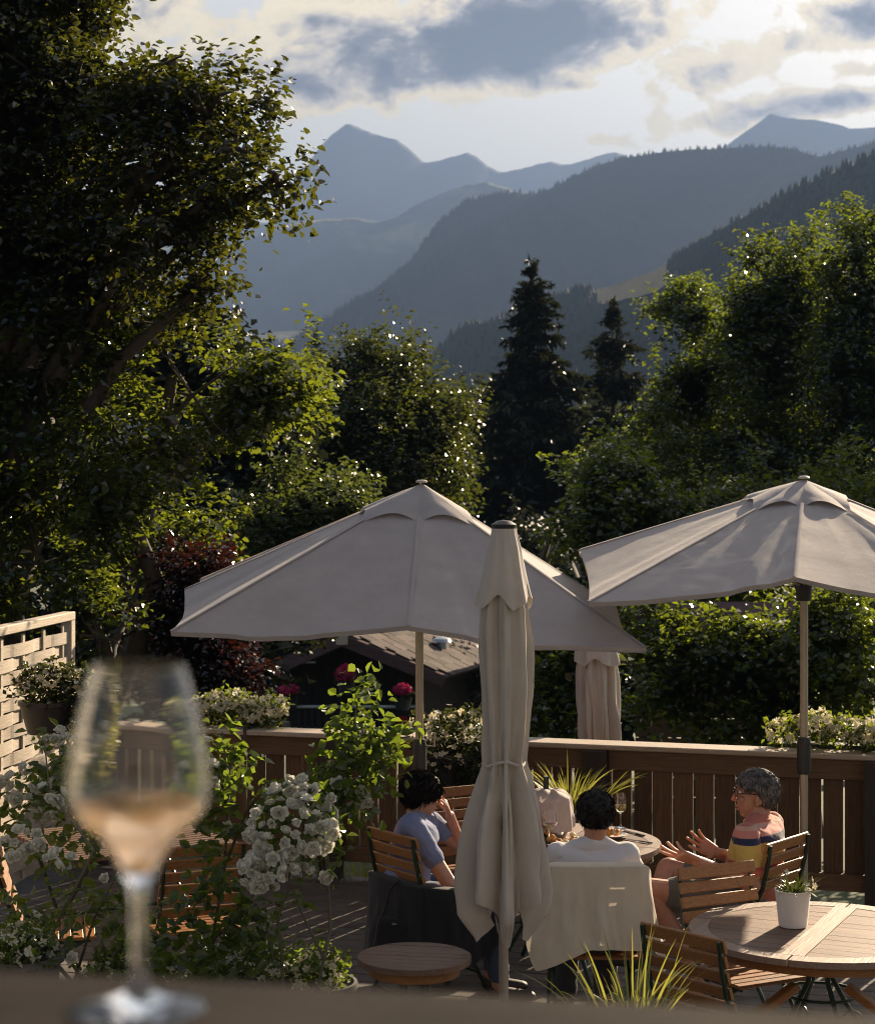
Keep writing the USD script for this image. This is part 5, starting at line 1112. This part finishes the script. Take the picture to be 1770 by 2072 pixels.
legs_ = chain([(hip + [.02, -.09, 0], .085), (kn, .062), (kn + [.06, 0, -.46], .043)]) + chain([(hip + [.02, .09, 0], .085), (kf, .062), (kf + [.03, 0, -.46], .043)])
torso = [m3.Manifold.batch_hull([ell(hip, (.12, .16, .10)), ell((hip + sh) / 2 + [-.01, 0, 0], (.10, .135, .1))]), m3.Manifold.batch_hull([ell((hip + sh) / 2 + [-.01, 0, 0], (.10, .135, .1)), ball(shn + [0, .03, -.01], .058), ball(shf + [0, -.03, -.01], .058), ell(sh + [0, 0, -.08], (.11, .14, .1))]), bone(sh + [0, 0, -.02], .06, sh + [0, 0, .05], .05)]
put('body', skin_of(torso + hb + arm_n + arm_f + hand_f + hand_n + legs_, .010, 6), M['skin'], pw, True)
face_bits(pw, HP, HR, None, .95); hair(pw, HP, HR, hc, 'hair_dark', 3, .97, -.03, -.085, .055, .018, 3000, .055, -.02, .22)
G_ = .011
def puff(parts_pts, g): return [bone(np.array(a), ra + g, np.array(b), rb + g) for (a, ra), (b, rb) in parts_pts]
shirt = [m3.Manifold.batch_hull([ell(hip + [0, 0, .03], (.135, .172, .10)), ell((hip + sh) / 2 + [-.01, 0, 0], (.117, .15, .1))]), m3.Manifold.batch_hull([ell((hip + sh) / 2 + [-.01, 0, 0], (.117, .15, .1)), ball(shn + [0, .03, -.01], .070), ball(shf + [0, -.03, -.01], .070), ell(sh + [0, 0, -.08], (.125, .155, .1))])]
shirt += puff([((shn, .050), (shn + (eln - shn) * .55, .047)), ((shf, .048), (shf + (elf - shf) * .5, .045))], .014)
put('t_shirt', wrinkle(skin_of(shirt, .012, 8), .009, 14, 4), M['blue_shirt'], pw, True)
put('jeans', wrinkle(skin_of(puff([((hip + [.02, -.09, 0], .085), (kn, .062)), ((kn, .062), (kn + [.055, 0, -.40], .043)), ((hip + [.02, .09, 0], .085), (kf, .062)), ((kf, .062), (kf + [.03, 0, -.40], .043))], .012) + [ell(hip + [0, 0, -.02], (.135, .175, .10))], .014, 6), .007, 15, 6), M['jeans'], pw, True)
for q in (kn + [.06, 0, -.46], kf + [.03, 0, -.46]): put('shoe', skin_of([m3.Manifold.batch_hull([ell(q + [-.02, 0, -.035], (.045, .042, .04)), ell(q + [.14, 0, -.05], (.05, .042, .028))])], .014, 4), M['shoe_dark'], pw, True)

# the man in white, seen from behind
pm = thing('person', 'dark haired man in white shirt seen from behind, centre of the table', 'person', (.755, 9.35, 0))
hip, sh = np.array([.76, 9.30, .555]), np.array([.762, 9.33, .925])
shl, shr = np.array([.595, 9.34, .915]), np.array([.93, 9.34, .915])
hc = W(594.5, 816.5, 9.36); hb, HP, HR = head(hc, (-.10, 1, -.05), (0, -.05, 1), np.array([.765, 9.335, .965]), .98)
ell_, elr_ = np.array([.52, 9.52, .70]), np.array([1.0, 9.53, .70]); wl_, wr_ = np.array([.62, 9.80, .745]), np.array([.91, 9.80, .745])
legs_ = []
for x in (-.10, .10): legs_ += chain([(hip + [x, .02, 0], .088), (hip + [x, .44, -.02], .064), (hip + [x, .50, -.48], .045)])
torso = [m3.Manifold.batch_hull([ell(hip, (.17, .12, .10)), ell((hip + sh) / 2, (.155, .105, .1))]), m3.Manifold.batch_hull([ell((hip + sh) / 2, (.155, .105, .1)), ball(shl + [.03, 0, -.01], .062), ball(shr + [-.03, 0, -.01], .062), ell(sh + [0, 0, -.08], (.17, .11, .1))]), m3.Manifold.batch_hull([ball(shl + [.05, 0, .02], .035), ball(shr + [-.05, 0, .02], .035), ball(sh + [0, 0, .05], .05)])]
put('body', skin_of(torso + hb + chain([(shl, .054), (ell_, .043), (wl_, .03)]) + chain([(shr, .054), (elr_, .043), (wr_, .03)]) + hand(wl_, (.4, .9, 0), (0, 0, -1), -1, (.25,) * 4) + hand(wr_, (-.4, .9, 0), (0, 0, -1), 1, (.25,) * 4) + legs_, .011, 6), M['skin_tan'], pm, True)
face_bits(pm, HP, HR, None); hair(pm, HP, HR, hc, 'hair_black', 8, 1.0, -.02, -.075, .07, .012, 3200, .034, .0, .3)
shirt = [m3.Manifold.batch_hull([ell(hip + [0, 0, .03], (.185, .135, .10)), ell((hip + sh) / 2, (.172, .122, .1))]), m3.Manifold.batch_hull([ell((hip + sh) / 2, (.172, .122, .1)), ball(shl + [.03, 0, -.01], .074), ball(shr + [-.03, 0, -.01], .074), ell(sh + [0, 0, -.08], (.185, .125, .1))]), m3.Manifold.batch_hull([ball(shl + [.05, 0, .02], .045), ball(shr + [-.05, 0, .02], .045), ball(sh + [0, 0, .045], .060)])]
shirt += puff([((shl, .054), (shl + (ell_ - shl) * .75, .047)), ((shr, .054), (shr + (elr_ - shr) * .75, .047))], .015)
put('shirt', wrinkle(skin_of(shirt, .012, 8), .012, 11, 9), M['white_shirt'], pm, True)
tr_ = [ell(hip + [0, 0, -.02], (.185, .14, .10))]
for x in (-.10, .10): tr_ += puff([((hip + [x, .02, 0], .088), (hip + [x, .44, -.02], .064)), ((hip + [x, .44, -.02], .064), (hip + [x, .50, -.42], .045))], .013)
put('trousers', wrinkle(skin_of(tr_, .014, 6), .007, 13, 2), M['dark_trousers'], pm, True)
for x in (-.10, .10):
    q = hip + [x, .50, -.48]; put('shoe', skin_of([m3.Manifold.batch_hull([ell(q + [0, -.02, -.035], (.042, .045, .04)), ell(q + [0, .14, -.05], (.045, .05, .028))])], .014, 4), M['shoe_dark'], pm, True)

# the man in the striped shirt, talking with both hands
pr = thing('person', 'grey haired man with glasses in a striped shirt, gesturing, legs crossed, seated right', 'person', (1.63, 9.92, 0))
fd = unit([-.88, .47, 0]); hip, sh = np.array([1.64, 9.90, .56]), np.array([1.675, 9.93, .935])
shn, shf = np.array([1.585, 9.775, .93]), np.array([1.765, 10.08, .93])
hc = W(754, 796, 9.96); hb, HP, HR = head(hc, (-.985, .05, .02), (.06, 0, 1), np.array([1.668, 9.93, .975]), 1.06, 1.3)
eln = np.array([1.60, 9.66, .70]); wrn = W(696, 861, 9.60); hn = W(668, 852, 9.56)
elf = np.array([1.70, 10.14, .72]); wrf = W(716, 853, 10.05); hf = W(700, 842, 10.02)
kn, an_ = W(647, 890, 9.76), W(690, 944, 9.74); an_ = np.array([an_[0] + .05, 9.74, .20])
kf, af = W(668, 870, 9.98), np.array([1.02, 9.72, .34])
torso = [m3.Manifold.batch_hull([ell(hip, (.14, .16, .11)), ell((hip + sh) / 2 + [-.01, 0, 0], (.135, .145, .1))]), m3.Manifold.batch_hull([ell((hip + sh) / 2 + [-.01, 0, 0], (.135, .145, .1)), ball(shn + [.01, .03, -.01], .062), ball(shf + [-.01, -.03, -.01], .062), ell(sh + [0, 0, -.08], (.125, .145, .1))]), m3.Manifold.batch_hull([ball(shn + [.02, .05, .02], .035), ball(shf + [-.02, -.05, .02], .035), ball(sh + [0, 0, .05], .052)])]
legs_ = chain([(hip + [-.02, -.09, 0], .088), (kn, .064), (an_, .044), (an_ + [-.06, -.01, -.13], .040)]) + chain([(hip + [-.04, .08, .02], .088), (kf, .066), (af, .045)])
hands_ = hand(wrn, hn - wrn + np.array([-.03, 0, .02]), (-.1, .55, .85), -1, (.10, .14, .20, .26), 1.05, .26, .9) + hand(wrf, hf - wrf + np.array([-.05, 0, .02]), (-.05, -.75, .65), 1, (.12, .10, .14, .22), 1.05, .26, 1.0)
put('body', skin_of(torso + hb + chain([(shn, .054), (eln, .044), (wrn, .029)]) + chain([(shf, .054), (elf, .044), (wrf, .029)]) + hands_ + legs_, .0095, 6), M['skin_tan'], pr, True)
face_bits(pr, HP, HR, None, 1.06); hair(pr, HP, HR, hc, 'hair_grey', 17, 1.06, .0, -.07, .078, .014, 3400, .036, .02, .3)
gl = put('spectacles', MB().tube([HP(.058, .086, .020), HP(.072, .04, .022), HP(.078, -.02, .015)], .0022, 6).tube([HP(-.058, .086, .020), HP(-.072, .04, .022), HP(-.078, -.02, .015)], .0022, 6).tube([HP(-.009, .104, .022), HP(0, .108, .025), HP(.009, .104, .022)], .002, 6).mesh(), M['spectacle_frame'], pr, True)
for e in (-1, 1): put('lens_rim', tube([HP(.033 * e + .023 * math.cos(q), .100 - .010 * abs(math.cos(q)) * (1 if math.cos(q) * e > 0 else 0), .016 + .018 * math.sin(q)) for q in np.linspace(0, 2 * math.pi, 22)], .0020, 6), M['spectacle_frame'], pr, True)
shirt = [m3.Manifold.batch_hull([ell(hip + [0, 0, .03], (.155, .172, .10)), ell((hip + sh) / 2 + [-.01, 0, 0], (.15, .16, .1))]), m3.Manifold.batch_hull([ell((hip + sh) / 2 + [-.01, 0, 0], (.15, .16, .1)), ball(shn + [.01, .03, -.01], .074), ball(shf + [-.01, -.03, -.01], .074), ell(sh + [0, 0, -.08], (.14, .16, .1))]), m3.Manifold.batch_hull([ball(shn + [.02, .05, .02], .046), ball(shf + [-.02, -.05, .02], .046), ball(sh + [0, 0, .045], .062)])]
shirt += puff([((shn, .054), (shn + (eln - shn) * .72, .052)), ((shf, .054), (shf + (elf - shf) * .72, .052))], .016)
put('shirt', wrinkle(skin_of(shirt, .012, 8), .010, 12, 5), M['striped_shirt'], pr, True)
put('collar', tube([np.array([1.668, 9.93, .982]) + .064 * np.array([math.cos(q), math.sin(q), .12 * math.cos(q)]) for q in np.linspace(0, 2 * math.pi, 24)], .010, 6), M['striped_shirt'], pr, True)
put('shorts', wrinkle(skin_of([ell(hip + [0, 0, -.02], (.155, .175, .11))] + puff([((hip + [-.02, -.09, 0], .088), (hip + [-.02, -.09, 0] + (kn - hip - np.array([-.02, -.09, 0])) * .72, .074)), ((hip + [-.04, .08, .02], .088), (hip + [-.04, .08, .02] + (kf - hip - np.array([-.04, .08, .02])) * .72, .074))], .018), .013, 6), .008, 14, 3), M['grey_shorts'], pr, True)
q = an_ + np.array([-.06, -.01, -.15])
put('shoe', skin_of([m3.Manifold.batch_hull([ell(q + [.03, 0, 0], (.045, .042, .04)), ell(q + [-.13, 0, -.01], (.05, .042, .028))])], .014, 4), M['shoe_dark'], pr, True)
q = af; put('shoe', skin_of([m3.Manifold.batch_hull([ell(q + [.03, 0, -.04], (.045, .042, .045)), ell(q + [-.13, 0, -.03], (.055, .042, .03))])], .014, 4), M['shoe_dark'], pr, True)

# ---------------------------------------------------------------- cloths over the chairs
def drape(name, label, cat, mat, path, ztop, zbot, seed, fold=.016, hem=.05, nz=46, flare=.05, k=9):
    """Cloth hanging from a line of points (the top edge, seen from above), flaring and folding towards the hem."""
    path = np.array(path, float); n = 140; u = np.linspace(0, 1, n); L = np.concatenate([[0], np.cumsum(np.linalg.norm(np.diff(path[:, :2], axis=0), axis=1))]); L /= L[-1]
    xy = np.stack([np.interp(u, L, path[:, 0]), np.interp(u, L, path[:, 1])], 1); zt = ztop + np.interp(u, L, path[:, 2])
    g = np.gradient(xy, axis=0); nn = np.stack([g[:, 1], -g[:, 0]], 1); nn /= np.linalg.norm(nn, axis=1, keepdims=True)
    for _ in range(6): nn = np.stack([np.convolve(np.pad(nn[:, c], 4, 'edge'), np.ones(9) / 9, 'valid') for c in (0, 1)], 1)
    zb = zbot(u) + hem * (meshkit.noise(np.stack([u * 5, u * 0, u * 0], 1), seed) - .5); rows = []
    for i in range(nz):
        s = i / (nz - 1); z = zt + (zb - zt) * s
        w = (meshkit.fbm(np.stack([u * k, np.full(n, s * 1.3), np.full(n, seed)], 1), 3, seed) - .5) * 2
        off = .036 + flare * s ** 1.4 + fold * w * (.15 + s) * 1.6
        rows.append(np.column_stack([xy + nn * off[:, None], z + .006 * w * s]))
    top = [np.column_stack([xy + nn * (.012 * q - .03 * (1 - q)), zt + .010 * math.sin(math.pi * q) + .002]) for q in (0, .5)]
    v = np.concatenate([np.concatenate(top)] + rows); f = grid_faces(nz + 2, n)
    t_ = put(name, (v, f), mat, None, True, label, cat); return t_
bx, by = .755, 9.33
drape('cream_garment', 'cream jacket draped over the back of the white shirted man\'s chair', 'jacket', M['cream_cloth'],
      [(bx - .225, by - .02, -.14), (bx - .235, by - .16, -.06), (bx - .228, by - .245, -.01), (bx - .20, by - .265, 0), (bx, by - .27, 0), (bx + .20, by - .265, 0), (bx + .228, by - .245, -.01), (bx + .24, by - .16, -.06), (bx + .235, by + .02, -.16)],
      .925, lambda u: np.interp(u, [0, .06, .16, .24, .34, .45, .60, .70, .80, .90, 1], [.60, .54, .58, .44, .50, .54, .52, .52, .43, .50, .52]), 4, .021, .05, 54, .06, 14)
cw, fwd = np.array([-.03, 10.1]), unit([.81, .588]); sd = np.array([-fwd[1], fwd[0]])
pt = lambda a, b, z=0: (*(cw + fwd * a + sd * b), z)
drape('black_jacket', 'black jacket hung over the lower back of the blue shirted woman\'s chair', 'jacket', M['black_cloth'],
      [pt(.12, .25, -.06), pt(-.12, .25, -.02), pt(-.215, .235), pt(-.235, .1), pt(-.235, -.1), pt(-.215, -.235), pt(-.1, -.25, -.02), pt(.20, -.255, -.08)],
      .665, lambda u: np.interp(u, [0, .12, .25, .4, .55, .7, .85, 1], [.22, .05, .12, .30, .36, .30, .24, .34]), 9, .016, .08, 30, .05, 11)
hb_ = np.array([*(cw - fwd * .27 - sd * .08), 0])
bag = thing('handbag', 'small black handbag hanging behind the woman\'s chair', 'bag', hb_ + [0, 0, .25])
put('pouch', wrinkle(skin_of([m3.Manifold.batch_hull([ball(hb_ + [-.10, .03, .30], .04), ball(hb_ + [.08, -.06, .30], .04), ball(hb_ + [-.08, .03, .46], .03), ball(hb_ + [.06, -.05, .46], .03)])], .015, 4), .006, 16, 2), M['black_cloth'], bag, True)
put('strap', tube([hb_ + [-.09, .03, .46], hb_ + [-.05, .02, .62], hb_ + [.0, -.01, .68], hb_ + [.05, -.04, .60], hb_ + [.06, -.05, .46]], .006, 6), M['dark_plastic'], bag, True)
put('buckle', lathe([(0, 0), (.014, 0), (.014, .006), (0, .006)], hb_ + [-.02, -.045, .46], 12), M['zinc'], bag)

# ---------------------------------------------------------------- on the tables
def glass_mat(name, col=(1, 1, 1), rough=0.0, ior=1.45):
    g = Graph(); M[name] = g.build(name, surface=g.n('principled_bsdf', 'BSDF', base_color=col, roughness=rough, ior=ior, transmission_weight=1.0))
glass_mat('clear_glass')
g = Graph(); M['rose_wine'] = g.build('rose_wine', surface=g.n('mix_closure', 'closure', fac=.24, closure1=g.n('principled_bsdf', 'BSDF', base_color=(1.0, .82, .63), roughness=0.0, ior=1.34, transmission_weight=1.0), closure2=g.n('translucent_bsdf', 'BSDF', color=(1.0, .74, .48))))
glass_mat('white_wine', (1.0, .90, .62), 0, 1.34)
def wine_glass(label, b, prof, fill, wine, n=48, th=.0009):
    """prof: (outer radius, height) of the bowl from the stem upwards."""
    t_ = thing('wine_glass', label, 'wine glass', b)
    (r0, z0), (zr) = prof[0], prof[-1][1]
    q = np.array(prof); zz = np.linspace(q[0, 1], q[-1, 1], 60)
    from scipy.interpolate import PchipInterpolator
    rr = PchipInterpolator(q[:, 1], q[:, 0])(zz)
    outer = [(0, 0), (.0375, 0), (.039, .0012), (.038, .0024), (.022, .0052), (.009, .010), (.0048, .018), (.0040, .035), (.0042, q[0, 1] - .012), (.0055, q[0, 1] - .004)] + [(a, b_) for a, b_ in zip(rr, zz)]
    zi = zz[3:]; ri = np.maximum(rr[3:] - th - .0009 * np.exp(-(zi - zi[0]) / .004), .0005)
    inner = [(a, b_) for a, b_ in zip(ri[::-1], zi[::-1])] + [(0, zi[0] + .0005)]
    gl = put('bowl', lathe(outer + [((rr[-1] + ri[-1]) / 2, zz[-1] + .0004)] + inner, b, n), M['clear_glass'], t_, 60)
    if wine:
        zk = zi[(zi > zi[0] + .001) & (zi < fill)]; wr_ = np.interp(zk, zi, ri) - .00015
        prof_w = [(0, zk[0])] + list(zip(wr_, zk)) + [(np.interp(fill, zi, ri) - .00015, fill), (0, fill)]
        put('wine', lathe(prof_w, b, n), M[wine], t_, 40)
    return t_
PROF = [(.0064, .0745), (.0098, .0790), (.0140, .0885), (.0240, .1025), (.0345, .1125), (.0398, .1215), (.0410, .1300), (.0398, .1450), (.0355, .1670), (.0308, .1860), (.0268, .2010)]
wine_glass('wine glass with rosé on the foreground rail, out of focus', W(138.5, 1011.5, 1.11) * [1, 1, 0] + [0, 0, ZC + .0005], PROF, .1205, 'rose_wine', 96)
p = W(620, 831, 11.02); p[2] = .7415
wine_glass('tall wine glass on the round table left of the striped man', p, [(.006, .085), (.016, .092), (.028, .104), (.0335, .125), (.034, .145), (.031, .175), (.028, .205)], .135, 'white_wine', 28)
p = W(549, 848, 10.5); p[2] = .7415
wine_glass('wine glass on the table beside the ice bucket, half hidden by the furled parasol', p, PROF, .118, 'white_wine', 28)
plain('steel', (.6, .6, .6), .25, .1, 30, 1.0); plain('china', (.75, .73, .70), .25, .04, 30); plain('bread', (.55, .27, .08), .8, .3, 60, 0, .6); plain('orange_food', (.62, .24, .03), .55, .35, 50, 0, .5); plain('red_food', (.5, .04, .02), .5, .3, 50); plain('bottle_dark', (.008, .010, .008), .15, .05, 20); plain('slate', (.025, .026, .028), .5, .2, 40)
ib = W(549, 838, 10.80); ib[2] = .7415
bk = thing('ice_bucket', 'ice bucket draped with a pale patterned napkin, behind the furled parasol', 'ice bucket', ib)
put('bucket', lathe([(0, 0), (.072, 0), (.076, .01), (.100, .19), (.104, .195), (.100, .198), (.096, .19), (.072, .015), (0, .015)], ib, 32), M['steel'], bk)
bt = thing('wine_bottle', 'dark wine bottle neck sticking out of the draped ice bucket', 'bottle', ib + [0, 0, .02])
put('bottle_body', lathe([(0, .02), (.037, .02), (.037, .20), (.030, .235), (.0145, .262), (.014, .315), (.016, .318), (.016, .332), (0, .332)], ib + [-.02, 0, 0], 20), M['bottle_dark'], bt)
th = np.linspace(0, 2 * np.pi, 73); rows = []
for i, s in enumerate(np.linspace(0, 1, 26)):
    w = meshkit.fbm(np.stack([np.cos(th) * 2.2, np.sin(th) * 2.2, np.full(73, s * 1.5)], 1), 3, 5) - .5
    if s < .3: R = .03 + (.118 - .03) * (s / .3) ** .7 + .03 * w; z = .262 - .04 * (s / .3) ** 2 + .02 * w
    else: R = .120 + .02 * ((s - .3) / .7) + (.09 * w + .012 * np.sin(th * 9 + s)) * (s - .1); z = .222 - .20 * (s - .3) / .7 * (.75 + .5 * meshkit.noise(np.stack([np.cos(th) * 1.6, np.sin(th) * 1.6, th * 0], 1), 3))
    rows.append(np.stack([ib[0] + R * np.cos(th), ib[1] + R * np.sin(th), np.full(73, ib[2]) + z], 1))
tag(put('napkin', (np.concatenate(rows), grid_faces(26, 73)[:, ::-1]), M['napkin_cloth'], None, True), 'pale patterned napkin spread over the ice bucket on the round table', 'napkin')
def plate(label, c, r, food, seed, cat='plate', name='plate'):
    rr_ = np.random.default_rng(seed); t_ = thing(name, label, cat, c)
    put('dish', lathe([(0, 0), (r * .6, 0), (r, .016), (r * .99, .019), (r * .62, .006), (0, .006)], c, 32), M[food[2] if len(food) > 2 else 'china'], t_)
    return t_, rr_
def food_bits(label, c, r, mats, n, seed, hgt, cat='food'):
    q = np.random.default_rng(seed); t_ = thing('food', label, cat, c)
    for k in range(n):
        a = q.uniform(0, 2 * np.pi); p = c + [math.cos(a) * r * q.random() ** .5, math.sin(a) * r * q.random() ** .5, .014 + hgt * q.random()]
        m = trimesh.creation.icosphere(1); d = m.vertices; m.vertices = d * (q.uniform(.011, .022, 3)) * (1 + .5 * (meshkit.noise(d * 2 + k, k) - .5))[:, None] + p
        put('piece', m, M[mats[q.integers(len(mats))]], t_, True)
def tp(x, y): p = D(x, y, 10.5); d = (EYE - .7415) / ((y * .49421 - HORIZON) / FPX); return np.array([(x * .49379 - CXPX) / FPX * d, d, .7415])
c = tp(1150, 1712); plate('dark plate of orange snacks in front of the ice bucket', c, .15, (0, 0, 'slate'), 1); food_bits('heap of orange and red snacks on the dark plate', c, .11, ['orange_food', 'bread', 'red_food', 'cream_petal'], 26, 2, .035)
c = tp(1098, 1700); plate('small bowl beside the furled parasol edge', c, .07, (0, 0, 'slate'), 3); food_bits('golden bread rolls heaped beside the furled parasol', c + [0, 0, .02], .045, ['bread', 'orange_food'], 9, 4, .09)
c = tp(1240, 1694); plate('white plate with yellow food right of the dark haired head', c, .085, (0, 0, 'china'), 5); food_bits('bits of yellow food on the white plate', c, .05, ['orange_food', 'cream_petal'], 8, 6, .02)
for k, (x, y, a) in enumerate(((1283, 1686, .5), (1290, 1702, .8))):
    c = tp(x, y); R = np.array([[math.cos(a), -math.sin(a), 0], [math.sin(a), math.cos(a), 0], [0, 0, 1]])
    tag(put('knife' if k else 'fork', MB().box(c + R @ np.array([0, .05, .003]), (.012, .10, .003), 0, R).box(c + R @ np.array([0, -.055, .004]), (.014, .09, .006), 0, R).mesh(), M['dark_plastic'], None, False), 'dark knife lying near the sunlit table edge' if k else 'dark fork lying behind the knife on the round table', 'cutlery')
# a light board lying at the foot of the railing, and the spike of grass showing under it
gp = D(725, 1772, 13.2)
t_ = thing('grass_strip', 'low green grass showing under the railing between the two posts', 'grass', (gp[0], gp[1], -.2)); tuft(t_, np.array([gp[0], gp[1] + .3, -.12]), 160, (.12, .32), .005, .8, .2, 97, 'grass_blade', False, (0, 0), .5)
